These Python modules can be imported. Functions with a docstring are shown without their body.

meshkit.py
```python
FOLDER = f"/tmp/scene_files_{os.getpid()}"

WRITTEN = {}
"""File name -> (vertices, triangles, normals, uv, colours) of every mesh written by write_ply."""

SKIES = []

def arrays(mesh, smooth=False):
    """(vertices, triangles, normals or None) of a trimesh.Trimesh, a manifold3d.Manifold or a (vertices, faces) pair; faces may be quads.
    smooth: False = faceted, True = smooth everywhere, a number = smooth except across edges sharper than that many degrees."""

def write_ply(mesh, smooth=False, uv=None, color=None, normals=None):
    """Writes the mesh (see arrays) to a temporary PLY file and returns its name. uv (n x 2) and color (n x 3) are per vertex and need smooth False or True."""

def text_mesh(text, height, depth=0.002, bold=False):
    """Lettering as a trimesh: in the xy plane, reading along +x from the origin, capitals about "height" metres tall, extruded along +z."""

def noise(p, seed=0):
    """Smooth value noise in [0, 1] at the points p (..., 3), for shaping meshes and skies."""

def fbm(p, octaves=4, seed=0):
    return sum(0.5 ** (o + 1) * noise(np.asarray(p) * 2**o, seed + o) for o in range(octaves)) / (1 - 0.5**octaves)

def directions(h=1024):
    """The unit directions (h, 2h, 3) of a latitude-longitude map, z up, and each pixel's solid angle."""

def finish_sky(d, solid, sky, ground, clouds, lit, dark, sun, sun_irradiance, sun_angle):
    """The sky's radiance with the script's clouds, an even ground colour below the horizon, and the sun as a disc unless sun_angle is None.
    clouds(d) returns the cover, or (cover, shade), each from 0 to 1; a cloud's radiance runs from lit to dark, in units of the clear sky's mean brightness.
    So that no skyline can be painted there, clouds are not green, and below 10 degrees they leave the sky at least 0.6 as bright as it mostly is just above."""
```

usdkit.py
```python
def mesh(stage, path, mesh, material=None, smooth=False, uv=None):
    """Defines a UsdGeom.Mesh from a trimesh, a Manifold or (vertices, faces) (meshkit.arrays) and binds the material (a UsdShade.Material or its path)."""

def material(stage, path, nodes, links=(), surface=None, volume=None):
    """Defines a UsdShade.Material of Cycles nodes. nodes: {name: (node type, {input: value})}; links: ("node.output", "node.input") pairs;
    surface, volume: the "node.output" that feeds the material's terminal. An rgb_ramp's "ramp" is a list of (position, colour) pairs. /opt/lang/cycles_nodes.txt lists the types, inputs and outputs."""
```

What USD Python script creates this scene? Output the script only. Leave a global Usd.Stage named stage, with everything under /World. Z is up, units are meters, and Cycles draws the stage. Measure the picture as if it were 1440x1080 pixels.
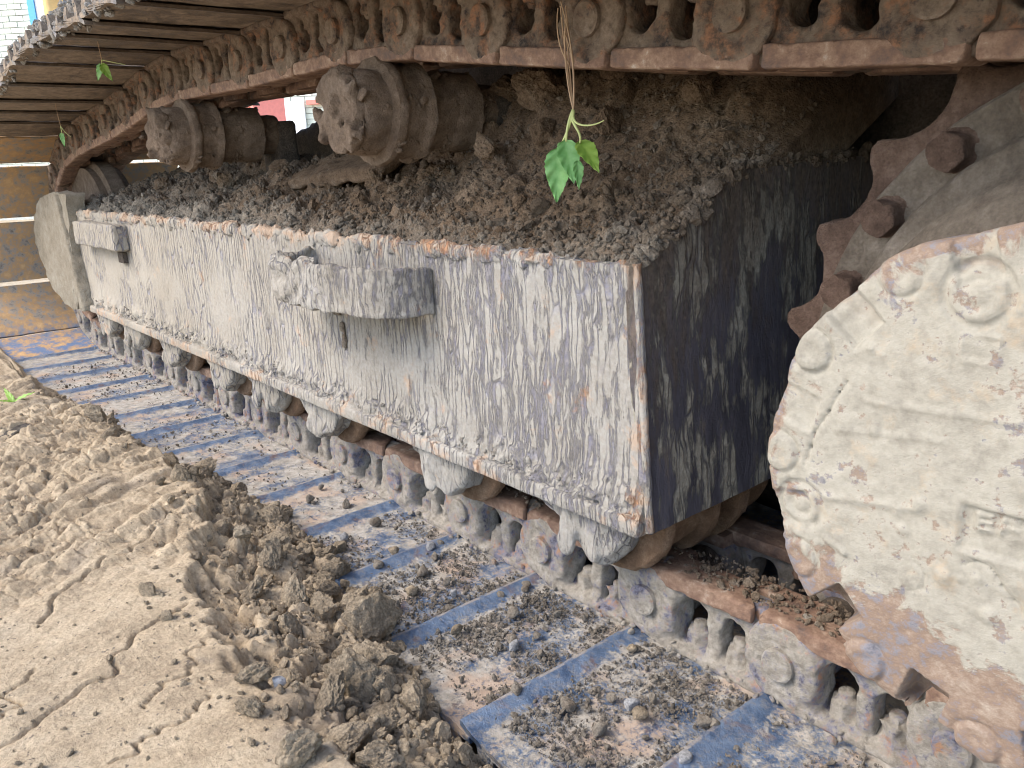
import math
import numpy as np
import trimesh
import meshkit
import usdkit
from pxr import Usd, UsdGeom, UsdLux, UsdShade, Gf, Sdf, Vt

stage = Usd.Stage.CreateInMemory()
UsdGeom.SetStageUpAxis(stage, 'Z')
UsdGeom.SetStageMetersPerUnit(stage, 1.0)
W = UsdGeom.Xform.Define(stage, '/World')
UsdGeom.Scope.Define(stage, '/World/Looks')

# ------------------------------------------------------------------ camera, sky, sun, exposure
EYE = (0.0, 0.0, 0.59)
RIGHT = np.array([0.64851, 0.76038, -0.03542])
DOWN = np.array([0.17802, -0.19674, -0.96416])
FWD = np.array([-0.74009, 0.61896, -0.26295])
EXPOSURE = 1.55
SKY = 0.15
SUN_TO = np.array([-0.30, -0.62, 0.74])
SUN_I, SUN_ANGLE = 0.26, 32.0

cam = UsdGeom.Camera.Define(stage, '/World/camera')
m = Gf.Matrix4d(*RIGHT, 0, *(-DOWN), 0, *(-FWD), 0, *EYE, 1)
cam.AddTransformOp().Set(m)
cam.CreateHorizontalApertureAttr(36.0)
cam.CreateVerticalApertureAttr(27.0)
cam.CreateFocalLengthAttr(36.0 * 1164.04 / 1440.0)
cam.CreateClippingRangeAttr(Gf.Vec2f(0.02, 500.0))
cam.CreateExposureAttr(EXPOSURE)

SUN_TO = SUN_TO / np.linalg.norm(SUN_TO)
sun = UsdLux.DistantLight.Define(stage, '/World/sun')
sun.CreateIntensityAttr(SUN_I)
sun.CreateAngleAttr(SUN_ANGLE)
sun.CreateNormalizeAttr(True)
sun.CreateColorAttr(Gf.Vec3f(1.0, 0.92, 0.79))
zax = SUN_TO
xax = np.cross([0, 0, 1.0], zax); xax /= np.linalg.norm(xax)
yax = np.cross(zax, xax)
sun.AddTransformOp().Set(Gf.Matrix4d(*xax, 0, *yax, 0, *zax, 0, 0, 0, 0, 1))
sky = UsdLux.DomeLight.Define(stage, '/World/sky')
skym = usdkit.material(stage, '/World/Looks/sky_air', {
    's': ('sky_texture', {'sky_type': 'single_scattering', 'sun_disc': False, 'sun_elevation': float(math.asin(SUN_TO[2])),
                          'sun_rotation': float(math.atan2(SUN_TO[0], SUN_TO[1])), 'altitude': 100.0, 'air_density': 1.0, 'aerosol_density': 2.0, 'ozone_density': 1.0}),
    'b': ('background_shader', {'strength': SKY})}, [('s.color', 'b.color')], surface='b.background')
UsdShade.MaterialBindingAPI.Apply(sky.GetPrim()).Bind(skym)


# ------------------------------------------------------------------ helpers: prims
_used = {}


def path_for(name, parent='/World'):
    key = (str(parent), name)
    n = _used.get(key, 0)
    _used[key] = n + 1
    return f'{parent}/{name}' if n == 0 else f'{parent}/{name}_{n:03d}'


def custom(prim, label=None, cat=None, group=None, kind=None):
    for k, v in (('label', label), ('category', cat), ('group', group), ('kind', kind)):
        if v:
            prim.SetCustomDataByKey(k, v)
    return prim


def setm(prim, mat):
    if mat is not None:
        UsdGeom.Xformable(prim).AddTransformOp().Set(Gf.Matrix4d(*np.asarray(mat, float).T.ravel().tolist()))


def empty(name, parent='/World', mat=None, **tags):
    p = UsdGeom.Xform.Define(stage, path_for(name, parent)).GetPrim()
    setm(p, mat)
    return custom(p, **tags)


def obj(name, mesh, material, parent='/World', smooth=False, mat=None, **tags):
    par = parent if isinstance(parent, str) else str(parent.GetPath())
    p = usdkit.mesh(stage, path_for(name, par), mesh, LOOK[material], smooth=smooth).GetPrim()
    setm(p, mat)
    return custom(p, **tags)


def trans(x, y, z):
    M = np.eye(4); M[:3, 3] = (x, y, z)
    return M


# ------------------------------------------------------------------ helpers: shapes
fbm, noise = meshkit.fbm, meshkit.noise


def smin(a, b, k):
    h = np.clip(0.5 + 0.5 * (b - a) / k, 0, 1)
    return b * (1 - h) + a * h - k * h * (1 - h)


def smax(a, b, k):
    return -smin(-a, -b, k)


def box_sd(P, c, half, r=0.0):
    q = np.abs(P - np.asarray(c)) - (np.asarray(half) - r)
    return np.linalg.norm(np.maximum(q, 0), axis=-1) + np.minimum(q.max(-1), 0) - r


def cyl_sd(P, c, R, half, axis=1, r=0.0):
    d = P - np.asarray(c)
    o = [k for k in range(3) if k != axis]
    a = np.hypot(d[..., o[0]], d[..., o[1]]) - R + r
    b = np.abs(d[..., axis]) - half + r
    return np.minimum(np.maximum(a, b), 0) + np.hypot(np.maximum(a, 0), np.maximum(b, 0)) - r


def surface_nets(f, lo, hi, h):
    h = np.broadcast_to(np.asarray(h, float), 3)
    n = np.ceil((np.asarray(hi) - lo) / h).astype(int) + 1
    ax = [lo[k] + h[k] * np.arange(n[k]) for k in range(3)]
    P = np.stack(np.meshgrid(*ax, indexing='ij'), -1)
    v = f(P)
    s = v < 0
    acc = np.zeros((*(n - 1), 3)); cnt = np.zeros(n - 1)

    def sl(k, d):
        return tuple(slice(d[j], n[j] - 1 + d[j]) for j in range(3))
    for k in range(3):
        o = [j for j in range(3) if j != k]
        for a in (0, 1):
            for b in (0, 1):
                d0 = [0, 0, 0]; d0[o[0]] = a; d0[o[1]] = b
                d1 = list(d0); d1[k] = 1
                v0, v1 = v[sl(k, d0)], v[sl(k, d1)]
                cross = (v0 < 0) != (v1 < 0)
                t = np.where(cross, v0 / np.where(cross, v0 - v1, 1), 0)
                w = cross.astype(float)
                cnt += w
                for j in range(3):
                    acc[..., j] += w * (t if j == k else d0[j])
    act = cnt > 0
    idx = -np.ones(n - 1, int)
    idx[act] = np.arange(act.sum())
    cell = np.stack(np.nonzero(act), -1)
    V = (cell + acc[act] / cnt[act][:, None]) * h + np.asarray(lo)
    F = []
    for k in range(3):
        o = [(k + 1) % 3, (k + 2) % 3]
        A = [slice(None)] * 3; B = [slice(None)] * 3
        A[k] = slice(0, n[k] - 1); B[k] = slice(1, n[k])
        for j in o:
            A[j] = slice(1, n[j] - 1); B[j] = slice(1, n[j] - 1)
        s0, s1 = s[tuple(A)], s[tuple(B)]
        ch = np.stack(np.nonzero(s0 != s1), -1)
        if not len(ch):
            continue
        up = s0[s0 != s1]
        base = ch.copy()
        for j in o:
            base[:, j] += 1
        q = []
        for a, b in ((0, 0), (1, 0), (1, 1), (0, 1)):
            c = base.copy(); c[:, o[0]] -= 1 - a; c[:, o[1]] -= 1 - b
            q.append(idx[c[:, 0], c[:, 1], c[:, 2]])
        q = np.stack(q, -1)
        q[~up] = q[~up][:, ::-1]
        F += [q[:, [0, 1, 2]], q[:, [0, 2, 3]]]
    return trimesh.Trimesh(V, np.vstack(F), process=False)


def grid_faces(n, m_):
    i = np.arange(n * m_).reshape(n, m_)
    a, b, c, d = i[:-1, :-1].ravel(), i[1:, :-1].ravel(), i[1:, 1:].ravel(), i[:-1, 1:].ravel()
    return np.vstack([np.stack([a, b, c], -1), np.stack([a, c, d], -1)])


def sheet(P):
    n, m_ = P.shape[:2]
    return trimesh.Trimesh(P.reshape(-1, 3), grid_faces(n, m_), process=False)


def slab_sheet(P, off):
    """a closed slab: the sheet P, its copy moved by off, and walls round the edge"""
    n, m_ = P.shape[:2]
    V = np.vstack([P.reshape(-1, 3), (P + np.asarray(off)).reshape(-1, 3)])
    F = grid_faces(n, m_)
    i = np.arange(n * m_).reshape(n, m_)
    ring = np.concatenate([i[:, 0], i[-1, 1:], i[-2::-1, -1], i[0, -2:0:-1]])
    nx = np.roll(ring, -1)
    N = n * m_
    walls = np.vstack([np.stack([nx, ring, ring + N], -1), np.stack([nx, ring + N, nx + N], -1)])
    return trimesh.Trimesh(V, np.vstack([F, F[:, ::-1] + N, walls]), process=False)


def lathe(profile, n=48, jitter=0.0, seed=0, axis='y'):
    """closed profile of (radius, along) turned round the y axis"""
    pr = np.asarray(profile, float)
    t = np.linspace(0, 2 * math.pi, n, endpoint=False)
    R = pr[:, 0][None, :] * np.ones((n, 1))
    P = np.stack([R * np.cos(t)[:, None], pr[:, 1][None, :] * np.ones((n, 1)), R * np.sin(t)[:, None]], -1)
    if jitter:
        P = P * (1 + 0)
        f = 1 + jitter * (fbm(P * 60, 3, seed) - 0.5) * 2
        P[..., 0] *= f; P[..., 2] *= f
        P[..., 1] += jitter * 0.05 * (fbm(P * 50, 3, seed + 5) - 0.5)
    k = len(pr)
    i = np.arange(n * k).reshape(n, k)
    a, b = i, np.roll(i, -1, 0)
    F = np.vstack([np.stack([a[:, :-1], b[:, 1:], b[:, :-1]], -1).reshape(-1, 3), np.stack([a[:, :-1], a[:, 1:], b[:, 1:]], -1).reshape(-1, 3)])
    return trimesh.Trimesh(P.reshape(-1, 3), F, process=False)


def fine(profile, step):
    out = [profile[0]]
    for a, b in zip(profile[:-1], profile[1:]):
        n = max(1, int(math.hypot(b[0] - a[0], b[1] - a[1]) / step))
        out += [(a[0] + (b[0] - a[0]) * k / n, a[1] + (b[1] - a[1]) * k / n) for k in range(1, n + 1)]
    return out


def tube(pts, radii, n=6):
    pts = np.asarray(pts, float); radii = np.broadcast_to(radii, len(pts))
    T = np.gradient(pts, axis=0); T /= np.linalg.norm(T, axis=1)[:, None] + 1e-12
    ref = np.array([0.31, 0.87, 0.38])
    V = []
    for p, t, r in zip(pts, T, radii):
        a = np.cross(t, ref); a /= np.linalg.norm(a); b = np.cross(t, a)
        th = np.linspace(0, 2 * math.pi, n, endpoint=False)
        V.append(p + r * (np.cos(th)[:, None] * a + np.sin(th)[:, None] * b))
    V = np.array(V); k = len(pts)
    F = []
    for i in range(k - 1):
        for j in range(n):
            a, b, c, d = i * n + j, i * n + (j + 1) % n, (i + 1) * n + (j + 1) % n, (i + 1) * n + j
            F += [[a, b, c], [a, c, d]]
    V = np.vstack([V.reshape(-1, 3), pts[:1], pts[-1:]])
    for j in range(n):
        F += [[k * n, (j + 1) % n, j], [k * n + 1, (k - 1) * n + j, (k - 1) * n + (j + 1) % n]]
    return trimesh.Trimesh(V, F, process=False)


def spline(pts, n):
    from scipy.interpolate import CubicSpline
    pts = np.asarray(pts, float)
    t = np.r_[0, np.cumsum(np.linalg.norm(np.diff(pts, axis=0), axis=1))]
    return CubicSpline(t, pts)(np.linspace(0, t[-1], n))


def lump(seed, sub=3, rough=0.5, facets=9, flat=0.75, fine_=0.13):
    """an angular clod about 1 across"""
    rng = np.random.default_rng(seed)
    s = trimesh.creation.icosphere(subdivisions=sub, radius=0.5)
    v = np.array(s.vertices)
    v *= (1 + rough * (fbm(v * 2.6 + seed * 3.1, 3, seed) - 0.5) * 1.6)[:, None]
    for _ in range(facets):
        d = rng.normal(size=3); d /= np.linalg.norm(d)
        lim = rng.uniform(0.27, 0.44)
        over = v @ d - lim
        v -= np.maximum(over, 0)[:, None] * d * 0.85
    if sub >= 3:
        nv = v / np.linalg.norm(v, axis=1)[:, None]
        v += nv * ((fbm(v * 8 + seed, 4, seed + 7) - 0.5) * fine_ + (fbm(v * 26 + seed, 3, seed + 17) - 0.5) * fine_ * 0.45)[:, None]
    v *= np.array([1.0, rng.uniform(0.7, 1.0), flat * rng.uniform(0.8, 1.1)])
    return v, np.array(s.faces)


def chip(seed, sub=1):
    rng = np.random.default_rng(seed)
    t = trimesh.creation.icosphere(subdivisions=sub, radius=0.5)
    v = np.array(t.vertices)
    v *= rng.uniform(0.78, 1.08, len(v))[:, None]
    for _ in range(3):
        d = rng.normal(size=3); d /= np.linalg.norm(d)
        v -= np.maximum(v @ d - rng.uniform(0.2, 0.38), 0)[:, None] * d
    v *= np.array([1.0, rng.uniform(0.55, 0.95), rng.uniform(0.45, 0.8)])
    return v, np.array(t.faces)


def worley(x, y, cell, seed):
    """nearest and second nearest of jittered points on a grid: random number of the nearest, its offsets, both distances (in cells)"""
    u, w = x / cell, y / cell
    iu, iw = np.floor(u).astype(np.int64), np.floor(w).astype(np.int64)
    d1 = np.full(u.shape, 9.0); d2 = np.full(u.shape, 9.0)
    r = np.zeros(u.shape); r2 = np.zeros(u.shape); ox = np.zeros(u.shape); oy = np.zeros(u.shape)
    for a in (-1, 0, 1):
        for b in (-1, 0, 1):
            cu, cw = iu + a, iw + b
            hh = (cu * 374761393 + cw * 668265263 + seed * 144665) & 0xFFFFFFFF
            hh = ((hh ^ (hh >> 13)) * 1274126177) & 0xFFFFFFFF
            h1 = (hh ^ (hh >> 16)) & 0xFFFFFFFF
            h2 = (h1 * 2246822519 + 3266489917) & 0xFFFFFFFF; h2 ^= h2 >> 15
            h3 = (h2 * 668265263 + 374761393) & 0xFFFFFFFF; h3 ^= h3 >> 14
            h4 = (h3 * 1274126177 + 2654435761) & 0xFFFFFFFF; h4 ^= h4 >> 13
            px, py = cu + h1 / 4294967296.0, cw + h2 / 4294967296.0
            dx, dy = u - px, w - py
            d = np.hypot(dx, dy)
            n1 = d < d1
            d2 = np.where(n1, d1, np.minimum(d2, d))
            r = np.where(n1, h3 / 4294967296.0, r); r2 = np.where(n1, h4 / 4294967296.0, r2)
            ox = np.where(n1, dx, ox); oy = np.where(n1, dy, oy)
            d1 = np.where(n1, d, d1)
    return r, r2, ox, oy, d1, d2


def chunks(x, y, cell, seed, tilt=0.8, gap=0.16):
    """broken tilted chunks in [about -0.5, 1] (times cell gives metres)"""
    q = np.stack([x, y, x * 0], -1) / cell
    wx = x + (fbm(q * 0.9, 3, seed + 50) - 0.5) * cell * 1.1
    wy = y + (fbm(q * 0.9 + 7.7, 3, seed + 60) - 0.5) * cell * 1.1
    r, r2, ox, oy, d1, d2 = worley(wx, wy, cell, seed)
    an = r2 * 2 * np.pi
    top = (r - 0.4) * 0.8 + tilt * (r2 * 0.6 + 0.2) * (ox * np.cos(an) + oy * np.sin(an))
    return top - 0.5 * (1 - sstep(0.0, gap * 1.6, d2 - d1)) - 0.08 * d1 ** 2


def rand_rot(rng, tilt=math.pi):
    q = rng.normal(size=4); q /= np.linalg.norm(q)
    return trimesh.transformations.quaternion_matrix(q)[:3, :3]


def scatter(points, sizes, variants, rng, flat=None):
    Vs, Fs, o = [], [], 0
    for p, s in zip(points, sizes):
        v, f = variants[rng.integers(len(variants))]
        v = (v * s) @ rand_rot(rng).T
        Vs.append(v + p); Fs.append(f + o); o += len(v)
    return trimesh.Trimesh(np.vstack(Vs), np.vstack(Fs), process=False)


def sstep(a, b, x):
    t = np.clip((x - a) / (b - a), 0, 1)
    return t * t * (3 - 2 * t)


# ------------------------------------------------------------------ helpers: materials
LOOK = {}


class G:
    def __init__(s):
        s.nodes, s.links = {}, []

    def n(s, kind, out=None, **kw):
        name = f'n{len(s.nodes)}'
        vals = {}
        for k, v in kw.items():
            if isinstance(v, str) and '.' in v and v.split('.')[0] in s.nodes:
                s.links.append((v, f'{name}.{k}'))
            else:
                vals[k] = v
        s.nodes[name] = (kind, vals)
        return f'{name}.{out}' if out else name

    def pos(s):
        return s.n('geometry', 'position')

    def opos(s):
        return s.n('texture_coordinate', 'object')

    def mapping(s, v, scale=(1, 1, 1), loc=(0, 0, 0), rot=(0, 0, 0)):
        return s.n('mapping', 'vector', vector=v, scale=scale, location=loc, rotation=rot)

    def noise(s, v, scale, detail=5.0, rough=0.6, dist=0.0, out='fac'):
        return s.n('noise_texture', out, vector=v, scale=scale, detail=detail, roughness=rough, distortion=dist)

    def voro(s, v, scale, feature='f1', out='distance', rand=1.0):
        return s.n('voronoi_texture', out, vector=v, scale=scale, feature=feature, randomness=rand)

    def math(s, op, a, b=0.0, c=0.0, clamp=False):
        return s.n('math', 'value', math_type=op, value1=a, value2=b, value3=c, use_clamp=clamp)

    def rng(s, v, a, b, c=0.0, d=1.0):
        return s.n('map_range', 'result', range_type='linear', value=v, from_min=a, from_max=b, to_min=c, to_max=d, clamp=True)

    def mix(s, f, a, b, kind='mix'):
        return s.n('mix', 'color', mix_type=kind, fac=f, color1=a, color2=b)

    def ramp(s, f, stops):
        return s.n('rgb_ramp', 'color', fac=f, ramp=stops)

    def bump(s, h, strength, dist, normal=None):
        kw = dict(height=h, strength=strength, distance=dist)
        if normal:
            kw['normal'] = normal
        return s.n('bump', 'normal', **kw)

    def xyz(s, v):
        k = s.n('separate_xyz', vector=v)
        return f'{k}.x', f'{k}.y', f'{k}.z'

    def done(s, name, **kw):
        b = s.n('principled_bsdf', 'BSDF', **kw)
        LOOK[name] = usdkit.material(stage, f'/World/Looks/{name}', s.nodes, s.links, surface=b)


def mat_earth(name, dark, mid, light, scale=1.0, bumpd=0.004, rough=0.95, island=0.0, speck=None, pale=None, grain=1.0):
    g = G(); p = g.pos()
    a = g.noise(p, 7 * scale, 6, 0.65)
    b = g.noise(p, 45 * scale, 6, 0.7)
    t = g.math('multiply_add', b, 0.5, g.math('multiply', a, 0.5))
    col = g.ramp(t, [(0.33, dark), (0.5, mid), (0.68, light)])
    if pale:
        x, y, z = g.xyz(p)
        w = g.math('add', g.math('multiply', g.rng(x, -1.2, -2.1), 0.24), g.math('add', g.math('multiply', g.rng(y, 0.76, 0.67), 0.34), g.math('multiply', g.noise(p, 28, 6, 0.7), 0.9)))
        col = g.mix(g.rng(w, 0.58, 0.90, 0, 0.85), col, pale)
    if island:
        r = g.n('geometry', 'random_per_island')
        col = g.mix(1.0, col, g.ramp(r, [(0, (1 - island,) * 3), (1, (1 + island * 0.6,) * 3)]), 'multiply')
    if speck:
        v = g.noise(p, 170 * scale, 3, 0.6)
        col = g.mix(g.rng(v, 0.62, 0.70, 0, 0.7), col, speck)
    gr = g.voro(p, 330 * scale, 'f1')
    col = g.mix(1.0, col, g.ramp(g.noise(p, 260 * scale, 4, 0.7), [(0.3, (1 - 0.45 * grain,) * 3), (0.5, (1.0,) * 3), (0.72, (1 + 0.45 * grain,) * 3)]), 'multiply')
    h1 = g.noise(p, 110 * scale, 9, 0.75)
    n1 = g.bump(h1, 0.9, bumpd * 2.2)
    n2 = g.bump(g.math('subtract', 1.0, gr), 0.6, bumpd * 0.35, n1)
    g.done(name, base_color=col, roughness=rough, specular_ior_level=0.15, normal=n2, diffuse_roughness=0.5)


mat_soil_args = 0
mat_earth('soil', (0.135, 0.088, 0.054), (0.29, 0.20, 0.128), (0.45, 0.345, 0.245), 1.0, 0.005, island=0.35, pale=(0.40, 0.355, 0.29))
mat_earth('soil_crumb', (0.12, 0.088, 0.062), (0.25, 0.188, 0.132), (0.41, 0.345, 0.275), 1.2, 0.003, island=0.45, pale=(0.42, 0.38, 0.315))
mat_earth('clay_clod', (0.22, 0.175, 0.122), (0.39, 0.315, 0.22), (0.52, 0.43, 0.31), 1.0, 0.005, island=0.2)
mat_earth('dusty_mud', (0.08, 0.062, 0.048), (0.18, 0.148, 0.114), (0.31, 0.265, 0.215), 1.0, 0.004, grain=0.35)
mat_earth('sprocket_steel', (0.07, 0.045, 0.034), (0.15, 0.098, 0.072), (0.27, 0.19, 0.145), 1.4, 0.004, grain=0.4)
mat_earth('dark_lump', (0.06, 0.052, 0.044), (0.12, 0.102, 0.084), (0.21, 0.182, 0.15), 1.0, 0.005)
mat_earth('white_stone', (0.36, 0.35, 0.34), (0.42, 0.41, 0.40), (0.48, 0.47, 0.46), 1.0, 0.001)
mat_earth('edge_mud', (0.20, 0.15, 0.11), (0.335, 0.285, 0.23), (0.42, 0.39, 0.34), 0.8, 0.006, grain=0.5, speck=(0.36, 0.21, 0.13))
mat_earth('collar_mud', (0.13, 0.115, 0.095), (0.235, 0.215, 0.185), (0.345, 0.325, 0.29), 1.2, 0.006, grain=0.5)
mat_earth('guard_mud', (0.22, 0.185, 0.135), (0.335, 0.29, 0.22), (0.44, 0.395, 0.32), 1.0, 0.006, grain=0.3)
mat_earth('grit_earth', (0.17, 0.142, 0.112), (0.33, 0.285, 0.228), (0.50, 0.455, 0.39), 1.2, 0.003, island=0.5)
mat_earth('grey_stone', (0.2, 0.2, 0.2), (0.32, 0.32, 0.32), (0.45, 0.45, 0.44), 1.5, 0.002, island=0.2)
mat_earth('dry_mud', (0.20, 0.175, 0.145), (0.32, 0.29, 0.25), (0.43, 0.40, 0.355), 1.2, 0.004)
mat_earth('dark_steel', (0.05, 0.043, 0.038), (0.10, 0.082, 0.066), (0.17, 0.135, 0.105), 1.0, 0.003)
mat_earth('rust', (0.09, 0.058, 0.04), (0.185, 0.115, 0.07), (0.31, 0.22, 0.15), 1.6, 0.004, rough=0.8, grain=0.5)
mat_earth('dusty_rust', (0.11, 0.079, 0.057), (0.225, 0.165, 0.118), (0.35, 0.27, 0.205), 1.3, 0.004, rough=0.9, grain=0.45)


def mat_ground():
    g = G(); p = g.pos()
    x, y, z = g.xyz(p)
    a = g.noise(p, 3.5, 6, 0.6)
    b = g.noise(p, 30, 7, 0.7)
    st = g.noise(g.mapping(p, (26, 6, 20), rot=(0, 0, 0.6)), 1.0, 5, 0.6)
    t = g.math('add', g.math('multiply', a, 0.4), g.math('add', g.math('multiply', b, 0.35), g.math('multiply', st, 0.25)))
    col = g.ramp(t, [(0.34, (0.28, 0.215, 0.145)), (0.48, (0.47, 0.37, 0.25)), (0.62, (0.58, 0.475, 0.335))])
    # damp greyer clay in patches
    gy = g.noise(p, 6.0, 5, 0.6, 0.4)
    col = g.mix(g.rng(gy, 0.56, 0.66, 0, 0.45), col, (0.28, 0.24, 0.195))
    dampy = g.math('add', g.math('multiply', g.math('subtract', y, g.math('multiply', x, -0.28)), 1.0), g.math('multiply', g.math('subtract', gy, 0.5), 0.35))
    col = g.mix(g.rng(dampy, 0.02, 0.12, 0, 0.35), col, (0.26, 0.215, 0.165))
    sp = g.noise(p, 130, 3, 0.55)
    col = g.mix(g.rng(sp, 0.66, 0.70, 0, 0.75), col, (0.10, 0.085, 0.075))
    col = g.mix(1.0, col, g.ramp(g.noise(p, 240, 5, 0.7), [(0.3, (0.7,) * 3), (0.5, (1.0,) * 3), (0.72, (1.2,) * 3)]), 'multiply')
    h1 = g.noise(p, 80, 10, 0.72)
    n1 = g.bump(h1, 0.8, 0.010)
    h2 = g.noise(p, 420, 5, 0.7)
    n2 = g.bump(h2, 0.6, 0.002, n1)
    g.done('clay_ground', base_color=col, roughness=0.96, specular_ior_level=0.12, normal=n2, diffuse_roughness=0.4)


mat_ground()


def mat_shoe(name, top):
    g = G(); p = g.pos(); o = g.opos()
    x, y, z = g.xyz(o)
    big = g.noise(p, 9, 5, 0.6)
    mid = g.noise(p, 42, 6, 0.7)
    smear = g.noise(g.mapping(p, (30, 9, 30)), 1.0, 6, 0.65)
    t = g.math('add', g.math('multiply', big, 0.35), g.math('add', g.math('multiply', mid, 0.35), g.math('multiply', smear, 0.3)))
    lip = g.math('add', g.rng(x, -0.008, 0.011, -0.07, 0.034), g.math('multiply', g.math('subtract', g.n('object_info', 'random'), 0.5), 0.05))
    t = g.math('add', g.math('multiply', t, 0.72), g.math('multiply', g.noise(p, 190, 5, 0.72), 0.28))
    mud = g.rng(g.math('add', t, lip), 0.475, 0.535)
    steel = g.ramp(mid, [(0.35, (0.065, 0.108, 0.195)), (0.6, (0.175, 0.245, 0.36))])
    rustn = g.noise(p, 22, 6, 0.65, 0.5)
    steel = g.mix(g.rng(rustn, 0.56, 0.66, 0, 0.7), steel, (0.22, 0.125, 0.085))
    steel = g.mix(g.rng(g.noise(p, 120, 7, 0.75), 0.5, 0.62, 0, 0.6), steel, (0.30, 0.29, 0.28))
    steel = g.mix(g.math('multiply', g.rng(x, -0.0165, -0.0185, 0, 0.8), g.rng(g.noise(p, 34, 6, 0.7), 0.44, 0.56)), steel, (0.44, 0.39, 0.34))
    mudc = g.ramp(g.noise(p, 60, 6, 0.7), [(0.35, (0.22, 0.20, 0.17)), (0.52, (0.34, 0.315, 0.275)), (0.68, (0.45, 0.42, 0.375))])
    mudc = g.mix(g.rng(g.noise(p, 13, 4, 0.6), 0.5, 0.62, 0, 0.6), mudc, (0.40, 0.28, 0.2))
    if top:
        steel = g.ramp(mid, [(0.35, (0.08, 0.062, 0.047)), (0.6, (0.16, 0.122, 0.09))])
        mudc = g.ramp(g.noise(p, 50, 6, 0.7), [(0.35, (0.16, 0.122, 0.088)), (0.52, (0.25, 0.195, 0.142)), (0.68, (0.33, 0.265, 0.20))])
    col = g.mix(mud, steel, mudc)
    metal = g.math('multiply', g.math('subtract', 1.0, mud), 0.25 if top else 0.7)
    rough = g.rng(mud, 0, 1, 0.38, 0.92)
    n1 = g.bump(mud, 0.6, 0.003)
    n2 = g.bump(g.noise(p, 200, 8, 0.75), 0.7, 0.004, n1)
    g.done(name, base_color=col, metallic=metal, roughness=rough, normal=n2, specular_ior_level=0.35)


mat_shoe('shoe_steel', False)
mat_shoe('shoe_dusty', True)


def mat_front_shoe():
    g = G(); p = g.pos(); x, y, z = g.xyz(p)
    a = g.noise(p, 26, 8, 0.72)
    b = g.noise(p, 50, 6, 0.7)
    col = g.ramp(g.math('add', g.math('multiply', a, 0.65), g.math('multiply', b, 0.35)), [(0.36, (0.13, 0.11, 0.09)), (0.45, (0.27, 0.24, 0.20)), (0.52, (0.38, 0.24, 0.12)), (0.66, (0.50, 0.33, 0.16))])
    blue = g.math('multiply', g.rng(z, 0.10, 0.02), g.rng(a, 0.58, 0.44, 0, 0.9))
    col = g.mix(blue, col, (0.09, 0.15, 0.27))
    g.done('shoe_rusty', base_color=col, roughness=0.75, normal=g.bump(b, 0.5, 0.002), specular_ior_level=0.3)


mat_front_shoe()


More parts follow.
